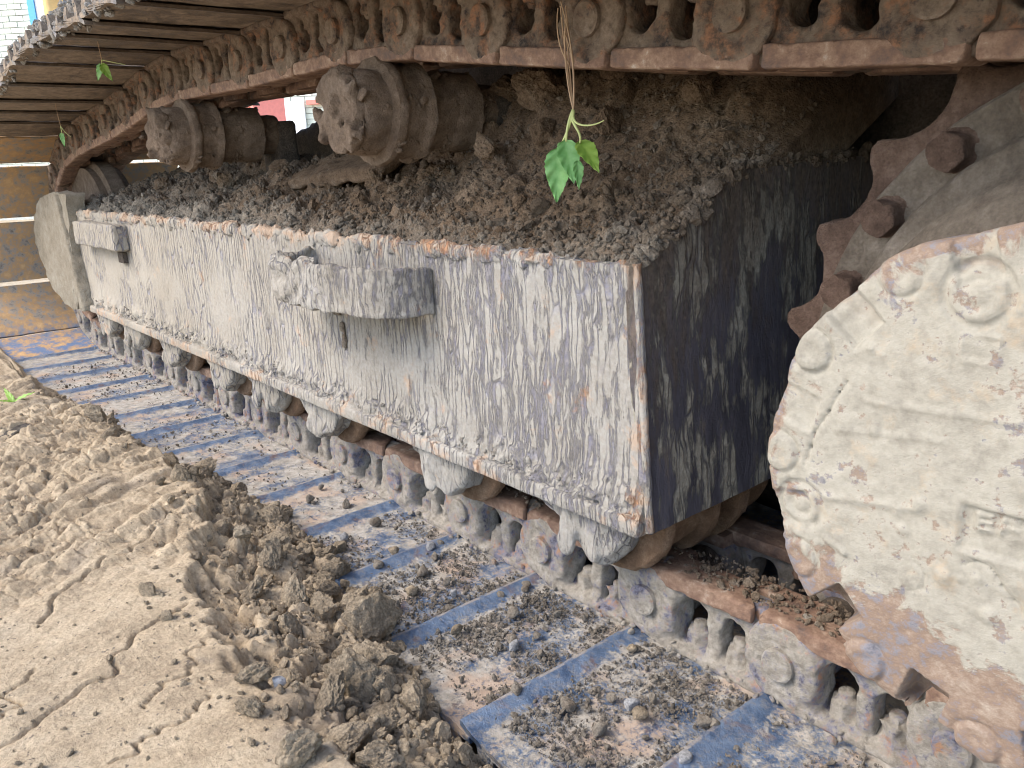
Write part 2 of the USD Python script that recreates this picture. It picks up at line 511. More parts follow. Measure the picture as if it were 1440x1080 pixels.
def mat_link(name, lower):
    g = G(); p = g.pos()
    a = g.noise(p, 24, 6, 0.65, 0.3)
    b = g.noise(p, 90, 6, 0.7)
    t = g.math('add', g.math('multiply', a, 0.6), g.math('multiply', b, 0.4))
    if lower:
        mudc = g.ramp(b, [(0.35, (0.19, 0.168, 0.137)), (0.52, (0.30, 0.272, 0.228)), (0.7, (0.41, 0.38, 0.33))])
        bare = g.ramp(g.noise(p, 60, 6, 0.7), [(0.38, (0.07, 0.065, 0.09)), (0.5, (0.17, 0.17, 0.21)), (0.62, (0.30, 0.17, 0.10))])
        col = g.mix(g.rng(t, 0.49, 0.57), mudc, bare)
    else:
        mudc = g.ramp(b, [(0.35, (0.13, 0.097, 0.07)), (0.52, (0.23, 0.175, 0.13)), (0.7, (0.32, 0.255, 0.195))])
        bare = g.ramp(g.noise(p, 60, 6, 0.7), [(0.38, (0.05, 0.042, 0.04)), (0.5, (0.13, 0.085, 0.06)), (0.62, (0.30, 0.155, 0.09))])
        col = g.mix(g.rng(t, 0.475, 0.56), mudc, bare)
    n1 = g.bump(g.noise(p, 110, 9, 0.74), 0.85, 0.007)
    g.done(name, base_color=col, roughness=0.88, normal=n1, specular_ior_level=0.25)


mat_link('link_mud', True)
mat_link('link_dusty', False)


def mat_rail(name, dim):
    g = G(); p = g.pos()
    b = g.noise(p, 70, 7, 0.7)
    a = g.noise(p, 26, 6, 0.7)
    k = dim
    col = g.ramp(g.math('add', g.math('multiply', a, 0.5), g.math('multiply', b, 0.5)), [(0.36, (0.10 * k, 0.075 * k, 0.065 * k)), (0.47, (0.20 * k, 0.118 * k, 0.08 * k)), (0.57, (0.31 * k, 0.205 * k, 0.142 * k)), (0.64, (0.46 * k, 0.38 * k, 0.31 * k))])
    g.done(name, base_color=col, roughness=0.65, metallic=0.2, normal=g.bump(g.noise(p, 150, 8, 0.72), 0.8, 0.004))


mat_rail('rail_rust', 0.85)
mat_rail('rail_dusty', 1.1)


def mat_frame(name, end):
    g = G(); p = g.pos(); x, y, z = g.xyz(p)
    warp = g.noise(p, 14, 3, 0.5, 0, 'color')
    wp = g.n('vector_math', 'vector', math_type='multiply_add', vector1=warp, vector2=(0.018, 0.018, 0.05), vector3=p)
    st = g.noise(g.mapping(wp, (125, 125, 19)), 1.0, 9, 0.74)
    st2 = g.noise(g.mapping(wp, (58, 58, 11)), 1.0, 7, 0.68)
    big = g.noise(p, 5.5, 4, 0.6)
    s = g.math('add', g.math('multiply', st, 0.5), g.math('add', g.math('multiply', st2, 0.32), g.math('multiply', big, 0.18)))
    # vertical flakes with cracks between them
    edge = g.voro(g.mapping(wp, (84, 84, 12)), 1.0, 'distance_to_edge')
    crack = g.rng(edge, 0.0, 0.085, 1.0, 0.0)
    if end:
        big2 = g.noise(g.mapping(wp, (22, 22, 9)), 1.0, 5, 0.6)
        mud = g.rng(g.math('add', g.math('multiply', s, 0.5), g.math('multiply', big2, 0.5)), 0.497, 0.53)
    else:
        far = g.rng(x, -1.35, -0.86, 0.12, 0.010)     # the far part kept its coat of mud, the near part has lost more of it
        low = g.rng(z, 0.30, 0.21, 0.0, 0.03)
        mud = g.rng(g.math('add', s, g.math('add', far, low)), 0.478, 0.523)
    if end:
        ytop = g.math('add', 0.478, g.math('multiply', 0.5, g.math('minimum', g.math('subtract', y, 0.65), 0.18)))
        dust = g.rng(g.math('add', g.math('subtract', ytop, z), g.math('multiply', g.math('subtract', st2, 0.5), 0.55)), 0.17, 0.0, 0, 0.85)
    cr = g.math('multiply', crack, g.rng(g.noise(p, 8, 3, 0.5), 0.42, 0.55, 0.1, 0.95))
    mud = g.math('multiply', mud, g.math('subtract', 1.0, cr))
    fine_ = g.noise(p, 160, 5, 0.7)
    if end:
        mudc = g.ramp(fine_, [(0.3, (0.24, 0.222, 0.18)), (0.55, (0.34, 0.318, 0.26)), (0.75, (0.43, 0.41, 0.345))])
        steel = g.ramp(st2, [(0.35, (0.045, 0.042, 0.052)), (0.55, (0.09, 0.086, 0.105)), (0.66, (0.15, 0.125, 0.11))])
    else:
        mudc = g.ramp(g.math('add', g.math('multiply', fine_, 0.5), g.math('multiply', big, 0.5)), [(0.34, (0.205, 0.183, 0.152)), (0.46, (0.285, 0.264, 0.23)), (0.56, (0.34, 0.322, 0.29)), (0.68, (0.385, 0.372, 0.345))])
        steel = g.ramp(g.math('add', g.math('multiply', st2, 0.6), g.math('multiply', big, 0.4)), [(0.38, (0.105, 0.098, 0.12)), (0.5, (0.17, 0.163, 0.21)), (0.62, (0.22, 0.228, 0.30))])
    if not end:
        steel = g.mix(g.rng(g.noise(p, 200, 7, 0.78), 0.40, 0.58, 0.0, 0.85), steel, (0.275, 0.26, 0.25))
    if not end:
        mudc = g.mix(g.rng(x, -0.95, -2.2, 0.0, 0.55), mudc, (0.36, 0.315, 0.245))
    rn = g.noise(p, 18, 8, 0.7, 0.15)
    edges = 0.0 if end else g.math('maximum', g.rng(z, 0.445, 0.48, 0.0, 0.16), g.math('maximum', g.rng(x, -0.60, -0.575, 0.0, 0.13), g.math('multiply', g.rng(z, 0.168, 0.180, 0.0, 1.0), g.rng(z, 0.215, 0.19, 0.0, 0.12))))
    rmask = g.rng(g.math('add', rn, edges), 0.66 if end else 0.61, 0.74 if end else 0.69, 0, 0.6 if end else 1.0)
    steel = g.mix(rmask, steel, g.ramp(fine_, [(0.35, (0.20, 0.09, 0.05)), (0.6, (0.44, 0.25, 0.14))]))
    mudc = g.mix(g.math('multiply', rmask, 0.5), mudc, (0.52, 0.34, 0.22))
    col = g.mix(mud, steel, mudc)
    if end:
        col = g.mix(dust, col, g.ramp(fine_, [(0.35, (0.09, 0.068, 0.05)), (0.65, (0.20, 0.155, 0.115))]))
    n1 = g.bump(mud, 1.0, 0.0045)
    n2 = g.bump(g.noise(g.mapping(p, (150, 150, 80)), 1.0, 8, 0.74), 0.9, 0.006, n1)
    g.done(name, base_color=col, roughness=g.rng(mud, 0, 1, 0.5, 0.92), normal=n2, specular_ior_level=0.3)


mat_frame('frame_side', False)
mat_frame('frame_end', True)

HX, HY, HZ = -0.153, 0.52, 0.373      # middle of the final drive's cover


def mat_hub():
    g = G(); p = g.pos(); x, y, z = g.xyz(p)
    dx = g.math('subtract', x, HX); dz = g.math('subtract', z, HZ)
    r = g.math('sqrt', g.math('add', g.math('multiply', dx, dx), g.math('multiply', dz, dz)))
    n = g.noise(p, 26, 6, 0.65, 0.4)
    nf = g.noise(p, 120, 5, 0.65)
    # bare metal low on the cover, where the chain throws the mud off, and along the rim
    d = g.math('add', dz, g.math('multiply_add', dx, 0.27, 0.113))
    low = g.rng(g.math('add', d, g.math('multiply', g.math('subtract', n, 0.5), 0.16)), 0.004, -0.004)
    rim = g.rng(g.math('add', r, g.math('multiply', g.math('subtract', n, 0.5), 0.14)), 0.160, 0.168)
    sidez = g.rng(g.math('subtract', y, HY), 0.006, 0.012, 0, 0.8)
    spot = g.rng(g.math('add', g.math('multiply', nf, 0.6), g.math('multiply', n, 0.4)), 0.555, 0.60, 0, 0.85)
    bare = g.math('maximum', low, g.math('maximum', g.math('maximum', rim, sidez), spot))
    mudc = g.ramp(g.math('add', g.math('multiply', nf, 0.5), g.math('multiply', n, 0.5)), [(0.35, (0.205, 0.19, 0.157)), (0.5, (0.285, 0.268, 0.222)), (0.66, (0.345, 0.328, 0.278))])
    mudc = g.mix(g.rng(g.noise(p, 38, 7, 0.7), 0.56, 0.70, 0, 0.45), mudc, (0.36, 0.265, 0.165))
    mt = g.math('add', g.math('multiply', g.noise(g.mapping(p, (90, 90, 150), rot=(0, 0.5, 0)), 1.0, 9, 0.78), 0.5), g.math('multiply', g.noise(p, 34, 8, 0.74), 0.5))
    metal = g.ramp(mt, [(0.36, (0.075, 0.075, 0.09)), (0.44, (0.165, 0.16, 0.175)), (0.50, (0.185, 0.128, 0.092)), (0.60, (0.27, 0.215, 0.168)), (0.68, (0.38, 0.34, 0.28))])
    col = g.mix(bare, mudc, metal)
    n1 = g.bump(bare, 0.35, -0.0012)
    n2 = g.bump(g.noise(p, 170, 9, 0.74), 0.6, 0.0022, n1)
    g.done('hub_mud', base_color=col, roughness=g.rng(bare, 0, 1, 0.8, 0.6), normal=n2, specular_ior_level=0.35)


mat_hub()


def mat_simple(name, col, rough=0.7, var=0.15, scale=30, **kw):
    g = G(); p = g.pos()
    n = g.noise(p, scale, 5, 0.6)
    c = np.array(col)
    g.done(name, base_color=g.ramp(n, [(0.3, c * (1 - var)), (0.7, np.minimum(c * (1 + var), 0.9))]), roughness=rough, normal=g.bump(n, 0.2, 0.002), **kw)


mat_simple('root', (0.42, 0.29, 0.18), 0.8)
mat_simple('stem', (0.42, 0.46, 0.18), 0.5)
mat_simple('brick_pale', (0.62, 0.66, 0.56), 0.9, 0.12, 20)
mat_simple('brick_grey', (0.52, 0.56, 0.5), 0.9, 0.12, 20)
mat_simple('mortar', (0.44, 0.46, 0.42), 0.95)
mat_simple('blue_paint', (0.10, 0.38, 0.72), 0.5, 0.06)
mat_simple('white_paint', (0.82, 0.82, 0.82), 0.5, 0.03)
mat_simple('tan_cloth', (0.60, 0.42, 0.18), 0.9, 0.2, 8)
mat_simple('pink_paint', (0.72, 0.22, 0.17), 0.6, 0.08)


def mat_leaf(name, a, b):
    g = G(); p = g.pos()
    n = g.noise(p, 90, 4, 0.6)
    col = g.ramp(n, [(0.35, a), (0.65, b)])
    pr = g.n('principled_bsdf', 'BSDF', base_color=col, roughness=0.42, specular_ior_level=0.5, normal=g.bump(g.noise(p, 300, 3, 0.6), 0.3, 0.001))
    tr = g.n('translucent_bsdf', 'BSDF', color=(0.22, 0.42, 0.06))
    mx = g.n('mix_closure', 'closure', fac=0.35, closure1=pr, closure2=tr)
    LOOK[name] = usdkit.material(stage, f'/World/Looks/{name}', g.nodes, g.links, surface=mx)


mat_leaf('leaf_green', (0.17, 0.40, 0.13), (0.30, 0.56, 0.22))
mat_leaf('leaf_yellow', (0.22, 0.38, 0.06), (0.36, 0.52, 0.11))

# ------------------------------------------------------------------ the ground: a clay berm beside the track, out to the horizon
EX = np.array([-80, -3.6, -3.24, -2.6, -2.15, -2.0, -1.74, -1.61, -1.53, -1.35, -1.06, -0.80, -0.68, -0.58, -0.3, 0.4, 80])
EY = np.array([0.45, 0.45, 0.470, 0.450, 0.445, 0.470, 0.474, 0.488, 0.530, 0.540, 0.528, 0.474, 0.445, 0.425, 0.42, 0.42, 0.42])
WX = np.array([-80, -3, -1.9, -1.55, -1.15, -1.0, -0.8, -0.64, -0.3, 80])
WY = np.array([0.08, 0.08, 0.07, 0.09, 0.18, 0.24, 0.22, 0.17, 0.15, 0.15])

CRACKS = []
_r = np.random.default_rng(5)


def crack_line(a, b, seed, amp=0.03, n=60):
    t = np.linspace(0, 1, n)
    a, b = np.array(a), np.array(b)
    d = b - a
    nrm = np.array([-d[1], d[0]]) / np.linalg.norm(d)
    off = (fbm(np.stack([t * 6, t * 0 + seed, t * 0], -1), 5, seed) - 0.5) * 2 * amp * np.sin(np.pi * np.clip(t, 0.05, 0.95)) ** 0.4
    return a + t[:, None] * d + off[:, None] * nrm


for k, (a, b) in enumerate([((-0.80, 0.03), (-0.955, 0.27)), ((-0.845, 0.02), (-0.93, 0.10)), ((-1.04, 0.12), (-1.22, 0.34)), ((-0.70, 0.02), (-0.74, 0.09)),
                            ((-0.955, 0.255), (-0.905, 0.285)), ((-0.78, 0.17), (-0.86, 0.255)), ((-0.98, 0.16), (-1.06, 0.255)), ((-0.72, 0.12), (-0.755, 0.225)),
                            ((-1.3, 0.13), (-1.5, 0.31)), ((-1.12, 0.05), (-1.2, 0.13)), ((-0.62, 0.04), (-0.66, 0.16))]):
    if k not in (4, 6, 9, 10):
        CRACKS.append((crack_line(a, b, 11 + k), 0.0027 if k in (0, 2) else 0.0019))


def edge_y(x):
    e = np.interp(x, EX, EY)
    q = np.stack([x * 14, x * 0, x * 0], -1)
    return e + (fbm(q, 3, 3) - 0.5) * 0.035


def ground_h(x, y, fine_=True):
    s = edge_y(x) - y
    w = np.interp(x, WX, WY)
    q = np.stack([x, y, x * 0], -1)
    wj = w * (0.8 + 0.5 * fbm(q * 9, 3, 8))
    near = np.exp(-(np.maximum(np.abs(x + 1.3) - 1.6, 0) / 1.2) ** 2)
    plateau = 0.082 + 0.012 * (fbm(q * 3, 3, 1) - 0.5) - 0.03 * sstep(-1.5, -3.0, x) + 0.02 * sstep(-0.9, -1.35, x) * sstep(0.05, 0.3, y)
    sw = s / np.maximum(wj, 0.02) + (fbm(q * 40, 4, 27) - 0.5) * 0.18
    ramp = sstep(-0.01, 0.9, sw) * 0.5 + 0.22 * sstep(-0.004, 0.03, s) + 0.28 * sstep(0.80, 0.93, sw)
    rough = sstep(-0.01, 0.02, s) * (1 - 0.97 * sstep(0.80, 0.95, sw))
    lumps = chunks(x, y, 0.046, 21) * 0.024 + chunks(x, y, 0.021, 22) * 0.009 + chunks(x, y, 0.009, 23) * 0.0036 + (fbm(q * 90, 4, 34) - 0.5) * 0.006 - 0.004
    # layered, scraped clay further along
    c, sn = math.cos(2.05), math.sin(2.05)
    al, ac = x * c + y * sn, -x * sn + y * c
    lay = fbm(np.stack([al * 5, ac * 38, x * 0], -1), 4, 17)
    gran = sstep(-1.02, -1.25, x + (fbm(q * 5, 2, 4) - 0.5) * 0.3)
    patch = sstep(0.45, 0.6, fbm(q * 6 + 3, 3, 45))
    h = plateau * ramp + rough * lumps
    gr = chunks(x, y, 0.034, 24) * 0.013 * patch + chunks(x, y, 0.013, 25) * 0.0045 * (0.35 + 0.65 * patch)
    h = h + sstep(0.0, 0.03, s) * gran * ((lay - 0.5) * 0.05 + (fbm(q * 30, 5, 41) - 0.5) * 0.018 + gr)
    h = h + sstep(0.02, 0.06, s) * (1 - gran) * ((lay - 0.5) * 0.006 + (fbm(q * 22, 4, 43) - 0.5) * 0.005 + (fbm(q * 140, 3, 44) - 0.5) * 0.001)
    if fine_:
        for line, wd in CRACKS:
            lo, hi = line.min(0) - 0.03, line.max(0) + 0.03
            mk = (x > lo[0]) & (x < hi[0]) & (y > lo[1]) & (y < hi[1])
            if mk.any():
                pts = np.stack([x[mk], y[mk]], -1)
                a, b = line[:-1], line[1:]
                ab = b - a
                t = np.clip(((pts[:, None] - a) * ab).sum(-1) / (ab ** 2).sum(-1), 0, 1)
                dd = np.linalg.norm(pts[:, None] - (a + t[..., None] * ab), axis=-1).min(1)
                h[mk] -= 0.011 * np.exp(-(dd / (wd * 0.62)) ** 2)
    trench = sstep(0.004, -0.012, s)
    h = h * near + (1 - near) * (0.01 * fbm(q * 1.5, 3, 2) + 0.0)
    return h * (1 - trench) - 0.055 * trench


def graded(a, b, step, far, growth=1.25):
    xs = list(np.arange(a, b, step))
    d = step; x = xs[-1]
    while x < far:
        d *= growth; x += d; xs.append(x)
    d = step; x = xs[0]
    while x > -far:
        d *= growth; x -= d; xs.insert(0, x)
    return np.array(xs)


gx, gy = graded(-2.4, -0.4, 0.0026, 90), graded(-0.01, 0.56, 0.0024, 90)
X, Y = np.meshgrid(gx, gy, indexing='ij')
Z = ground_h(X, Y)
Z = np.where((Y > 0.56), -0.055, Z)
obj('ground', sheet(np.stack([X, Y, Z], -1)), 'clay_ground', smooth=True, label='pale cracked clay ground banked up along the outer ends of the track shoes', cat='ground', kind='structure')


def ground_z(x, y):
    return ground_h(np.atleast_1d(np.asarray(x, float)), np.atleast_1d(np.asarray(y, float)), False)


# ------------------------------------------------------------------ the crawler track: path of the pins
PITCH = 0.19
RS, RI = 0.322, 0.302
XS, ZS = HX, HZ
ZLOW = 0.054


def dense_path(xi):
    zi = ZLOW + RI
    pts = [(x, ZLOW) for x in np.linspace(-0.42, xi, 400)]
    t0 = math.radians(84)
    pts += [(xi - RI * math.sin(t), zi - RI * math.cos(t)) for t in np.linspace(0, math.pi - math.radians(9), 300)[1:]]
    a = np.array(pts[-1])
    up = [(a[0], a[1]), (a[0] + 0.25, a[1] + 0.045), (-2.45, 0.745), (-2.12, 0.791), (-1.99, 0.795), (-1.6, 0.791), (-1.16, 0.792), (-0.86, 0.757), (-0.5, 0.716), (-0.153, ZS + RS)]
    s = spline(up, 800)
    pts += [tuple(p) for p in s[1:]]
    pts += [(XS + RS * math.sin(t), ZS + RS * math.cos(t)) for t in np.linspace(0, math.pi, 400)[1:]]
    pts += [(x, ZLOW) for x in np.linspace(XS, -0.42, 60)[1:]]
    return np.array(pts)


def walk(path, step, stop_x=None):
    out, i, p = [path[0]], 0, path[0]
    while True:
        while i < len(path) and np.linalg.norm(path[i] - p) < step:
            i += 1
        if i >= len(path):
            return np.array(out)
        a, b = path[i - 1], path[i]
        lo, hi = 0.0, 1.0
        for _ in range(30):
            mm = (lo + hi) / 2
            if np.linalg.norm(a + (b - a) * mm - p) < step: lo = mm
            else: hi = mm
        p = a + (b - a) * hi
        out.append(p)


best = None
for xi in np.linspace(-3.18, -3.05, 27):
    pins = walk(dense_path(xi), PITCH)
    up = pins[(pins[:, 1] > 0.5) & (pins[:, 0] > -2.2) & (pins[:, 0] < -0.3)]
    err = np.abs(((up[:, 0] + 0.506 + PITCH / 2) % PITCH) - PITCH / 2).mean()
    if best is None or err < best[0]:
        best = (err, xi, pins)
_, XI, pins = best
ZI = ZLOW + RI
# close the loop round the sprocket with links set a little closer
last = np.argmax(np.where(pins[:, 1] > 0.5, pins[:, 0], -9))
keep = [k for k in range(len(pins)) if not (pins[k, 0] > -0.3)]
end = keep[-1] if keep[-1] > 5 else last
ups = [k for k in range(len(pins)) if pins[k, 1] > 0.5 and pins[k, 0] < -0.3]
end = max(ups)
path = dense_path(XI)
i0 = np.argmin(np.linalg.norm(path - pins[end], axis=1) + (np.arange(len(path)) < 700) * 9)
rest = path[i0:]
L = np.r_[0, np.cumsum(np.linalg.norm(np.diff(rest, axis=0), axis=1))]
nrest = int(round(L[-1] / 0.187))
cl = np.linspace(0, L[-1], nrest + 1)
rp = np.stack([np.interp(cl, L, rest[:, k]) for k in range(2)], -1)
pins = np.vstack([pins[:end + 1], rp[1:-1]])
NP = len(pins)

track = empty('crawler_track', label='muddy crawler track, blue-grey shoes below the frame and dusty brown shoes overhead', cat='crawler track')
TP = str(track.GetPath())


def link_frame(k):
    a, b = pins[k], pins[(k + 1) % NP]          # b is the end with the outer boss
    d = (b - a)
    ln = np.linalg.norm(d); d = d / ln
    ex = np.array([-d[0], 0, -d[1]])
    ey = np.array([0, 1.0, 0])
    ez = np.cross(ex, ey)
    M = np.eye(4)
    M[:3, 0], M[:3, 1], M[:3, 2] = ex * (ln / PITCH), ey, ez
    M[:3, 3] = (b[0], 0, b[1])
    return M, a, b, ez


def link_sd(P, seed):
    x, y, z = P[..., 0], P[..., 1], P[..., 2]
    boss = cyl_sd(P, (0, 0.729, 0), 0.0475, 0.018, 1, 0.006)
    inner = cyl_sd(P, (PITCH, 0.768, 0), 0.041, 0.018, 1, 0.006)
    body = box_sd(P, (0.090, 0.738, -0.002), (0.078, 0.016, 0.050), 0.006)
    jog = box_sd(P, (0.158, 0.757, -0.002), (0.036, 0.014, 0.040), 0.008)
    foot = box_sd(P, (0.092, 0.742, -0.050), (0.082, 0.029, 0.006), 0.004)
    d = smin(boss, body, 0.020)
    d = smin(d, smin(inner, jog, 0.012), 0.012)
    d = smin(d, foot, 0.009)
    for cx, hw, top in ((0.066, 0.0195, 0.003), (0.123, 0.0175, -0.002)):
        win = np.maximum(np.abs(x - cx) - hw, np.maximum(-0.040 - z, z - top))
        arch = np.hypot(x - cx, z - top) - hw
        wv = np.minimum(np.maximum(win, -0.04 - z), arch)
        wv = np.maximum(wv, -0.040 - z)
        wv = np.maximum(wv, np.abs(y - 0.735) - 0.045)
        d = smax(d, -wv, 0.007)
    pit = cyl_sd(P, (0, 0.708, 0), 0.026, 0.0045, 1, 0.001)
    d = smax(d, -pit, 0.003)
    return d + (fbm(P * 55 + seed * 7.7, 3, seed) - 0.5) * 0.006 + (fbm(P * 140 + seed, 3, seed + 3) - 0.5) * 0.004


link_meshes = [surface_nets(lambda P, s=s: link_sd(P, s), (-0.055, 0.695, -0.066), (0.245, 0.800, 0.056), 0.0033) for s in range(3)]


def flip_y(mesh, yc):
    v = np.array(mesh.vertices); v[:, 1] = 2 * yc - v[:, 1]
    return trimesh.Trimesh(v, np.array(mesh.faces)[:, ::-1], process=False)


YC = 0.812
far_link = flip_y(surface_nets(lambda P: link_sd(P, 9), (-0.055, 0.695, -0.066), (0.245, 0.800, 0.056), 0.0055), YC)


def rail_sd(P, seed):
    a = box_sd(P, (0.062, 0.738, 0.041), (0.092, 0.026, 0.0110), 0.0015)
    b = box_sd(P, (0.170, 0.772, 0.039), (0.046, 0.014, 0.0098), 0.002)
    x = P[..., 0]
    cut = (x - 0.158) + (P[..., 1] - 0.714) * 0.9          # the slanted end of the tread
    cut2 = -(x + 0.034) + (P[..., 2] - 0.04) * 0.6
    a = smax(a, cut, 0.002)
    a = smax(a, cut2, 0.003)
    return smin(a, b, 0.003) + (fbm(P * 70 + seed, 3, seed) - 0.5) * 0.003


rail_meshes = [surface_nets(lambda P, s=s: rail_sd(P, s), (-0.05, 0.705, 0.024), (0.235, 0.792, 0.058), 0.0036) for s in (1, 2)]
far_rail = flip_y(surface_nets(lambda P: rail_sd(P, 5), (-0.05, 0.705, 0.024), (0.235, 0.792, 0.058), 0.006), YC)
pin_mesh = trimesh.util.concatenate([lathe(fine([(0.0005, 0.7045), (0.017, 0.7045), (0.0195, 0.7065), (0.0195, 0.716), (0.0005, 0.716)], 0.004), 28, 0.05, 3)])
bush_mesh = lathe([(0.0005, 0.783), (0.029, 0.783), (0.029, 0.841), (0.0005, 0.841)], 28)


def nut_sd(P, seed, caked):
    x, y, z = P[..., 0], P[..., 1], P[..., 2]
    a = [np.abs((x) * math.cos(t) + (y) * math.sin(t)) - 0.0145 for t in (0.3, 0.3 + math.pi / 3, 0.3 + 2 * math.pi / 3)]
    hexa = np.maximum(np.maximum(a[0], np.maximum(a[1], a[2])), np.abs(z - 0.0115) - 0.0115)
    stub = cyl_sd(P, (0, 0, 0.026), 0.0092, 0.006, 2, 0.003)
    d = smin(hexa, stub, 0.004)
    wash = cyl_sd(P, (0, 0, 0.001), 0.018, 0.003, 2, 0.001)
    d = smin(d, wash, 0.003 + caked * 0.012)
    return d + (fbm(P * 80 + seed * 5, 3, seed) - 0.5) * (0.003 + 0.009 * caked)


nut_meshes = [surface_nets(lambda P, s=s, c=c: nut_sd(P, s, c), (-0.03, -0.03, -0.006), (0.03, 0.03, 0.048), 0.0024) for s, c in ((1, 0.1), (2, 0.5), (3, 0.2), (4, 0.75))]


def shoe_mesh(seed):
    prof = [(-0.022, 0.0085), (-0.017, 0.0088), (-0.008, 0.0055), (0.004, 0.0025), (0.018, 0.0006), (0.03, 0), (0.05, 0), (0.07, 0), (0.09, 0), (0.11, 0), (0.13, 0), (0.15, 0), (0.162, -0.0005), (0.172, -0.0015), (0.186, -0.003),
            (0.186, -0.0115), (0.166, -0.011), (0.158, -0.034), (0.146, -0.034), (0.140, -0.011), (0.100, -0.011), (0.094, -0.032), (0.082, -0.032), (0.076, -0.011), (0.036, -0.011), (0.028, -0.034), (0.014, -0.034), (0.006, -0.008), (-0.01, -0.002), (-0.022, 0.003)]
    prof = np.array(fine(prof + prof[:1], 0.010))[:-1]
    ys = np.linspace(0.438, 1.169, 74)
    P = np.zeros((len(ys), len(prof), 3))
    P[..., 0] = prof[:, 0][None]; P[..., 2] = prof[:, 1][None]; P[..., 1] = ys[:, None]
    q = P.copy()
    P[..., 2] += (fbm(q * [30, 12, 1] + seed * 9, 3, seed) - 0.5) * 0.0035
    P[..., 0] += (fbm(q * [8, 40, 30] + seed * 9, 3, seed + 2) - 0.5) * 0.003
    P[..., 1] += np.where(np.abs(q[..., 1] - 0.812) > 0.34, (fbm(q * [50, 1, 60] + seed, 3, seed + 4) - 0.5) * 0.012, 0)
    k = len(prof); n = len(ys)
    i = np.arange(n * k).reshape(n, k)
    a, b = i[:-1], i[1:]
    a2, b2 = np.roll(a, -1, 1), np.roll(b, -1, 1)
    F = np.vstack([np.stack([a, a2, b2], -1).reshape(-1, 3), np.stack([a, b2, b], -1).reshape(-1, 3)])
    V = P.reshape(-1, 3)
    # end caps
    from shapely.geometry import Polygon
    v2, f2 = trimesh.creation.triangulate_polygon(Polygon(prof), engine='earcut')
    ids = np.array([np.argmin(np.linalg.norm(prof - u, axis=1)) for u in v2])
    F = np.vstack([F, ids[f2], ids[f2][:, ::-1] + (n - 1) * k])
    t = trimesh.Trimesh(V, F, process=False)
    if t.volume < 0:
        t.invert()
    return t


shoe_meshes = [shoe_mesh(s) for s in range(3)]
ZSHOE = -0.054
lower_shoe_frames = []
for k in range(NP):
    M, a, b, ez = link_frame(k)
    mid = (a + b) / 2
    low = mid[1] < 0.30
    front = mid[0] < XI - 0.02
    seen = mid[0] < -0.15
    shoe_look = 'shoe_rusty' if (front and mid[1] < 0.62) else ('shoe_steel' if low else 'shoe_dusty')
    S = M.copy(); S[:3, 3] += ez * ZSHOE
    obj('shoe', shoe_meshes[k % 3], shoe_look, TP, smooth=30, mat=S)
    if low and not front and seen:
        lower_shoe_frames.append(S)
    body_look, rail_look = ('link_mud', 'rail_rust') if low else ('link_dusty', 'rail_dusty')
    lk = obj('link', link_meshes[k % 3], body_look, TP, smooth=40, mat=M)
    LP = str(lk.GetPath())
    obj('rail', rail_meshes[k % 2], rail_look, LP, smooth=35)
    obj('pin', pin_mesh, body_look, LP, smooth=30)
    if seen:
        obj('nut', nut_meshes[(k * 2) % 4], body_look, LP, smooth=30, mat=trans(0.066, 0.741, -0.045))
        obj('nut', nut_meshes[(k * 2 + 1) % 4], body_look, LP, smooth=30, mat=trans(0.123, 0.742, -0.045))
    fl = obj('link', far_link, body_look, TP, smooth=40, mat=M)
    obj('rail', far_rail, rail_look, str(fl.GetPath()), smooth=35)
    obj('bushing', bush_mesh, 'dark_steel', TP, smooth=30, mat=M)

# dried mud hanging on the outer ends of the overhead shoes
rng = np.random.default_rng(77)
small = [chip(s) for s in range(16)]
mid_l = [chip(s + 40, 1) for s in range(8)] + [chip(s + 60, 2) for s in range(8)]
pts, sz = [], []
for k in range(NP):
    M, a, b, ez = link_frame(k)
    if 0.5 < (a[1] + b[1]) / 2 and a[0] < -0.1:
        for _ in range(95):
            lx = rng.uniform(-0.02, 0.17)
            q = M @ [lx, 0.452 + rng.normal() * 0.006, ZSHOE - rng.uniform(-0.006, 0.045), 1]
            pts.append(q[:3]); sz.append(rng.uniform(0.006, 0.02))
obj('mud_fringe', scatter(pts, sz, small, rng), 'dry_mud', TP, smooth=30, kind='stuff')
# smears of mud along the feet of the lower links
pts, sz = [], []
for k in range(NP):
    M, a, b, ez = link_frame(k)
    if (a[1] + b[1]) / 2 < 0.12 and -3.0 < a[0] < -0.1:
        for _ in range(14):
            q = M @ [rng.uniform(-0.02, 0.19), 0.709 + rng.normal() * 0.006, -0.051 + rng.uniform(0, 0.008), 1]
            pts.append(q[:3]); sz.append(rng.uniform(0.004, 0.013))
obj('mud_smear', scatter(pts, sz, small, rng), 'link_mud', TP, smooth=50, kind='stuff')

# ------------------------------------------------------------------ the track frame
frame = empty('track_frame', label='long box girder of the track frame, its side coated in streaked pale mud', cat='track frame')
FP = str(frame.GetPath())
X0, X1, YF, ZB, ZT = -2.93, -0.575, 0.650, 0.196, 0.480
xs, zs = np.arange(X0, X1 + 0.001, 0.0042), np.arange(ZB, ZT + 0.001, 0.0042)
A, B = np.meshgrid(xs, zs, indexing='ij')
q = np.stack([A, A * 0, B], -1)
th = 0.0045 * fbm(q * [38, 1, 7], 4, 2) + 0.004 * fbm(q * [14, 1, 5], 3, 4) + sstep(0.262, 0.205, B + 0.02 * fbm(q * 12, 3, 9)) * (0.014 * np.maximum(fbm(q * 40, 4, 6) - 0.35, 0) * 2 + 0.010 * np.maximum(chunks(A, B, 0.016, 91) + 0.2, 0)) + 0.005 * sstep(0.43, 0.48, B) * np.maximum(chunks(A, B, 0.02, 92), 0)
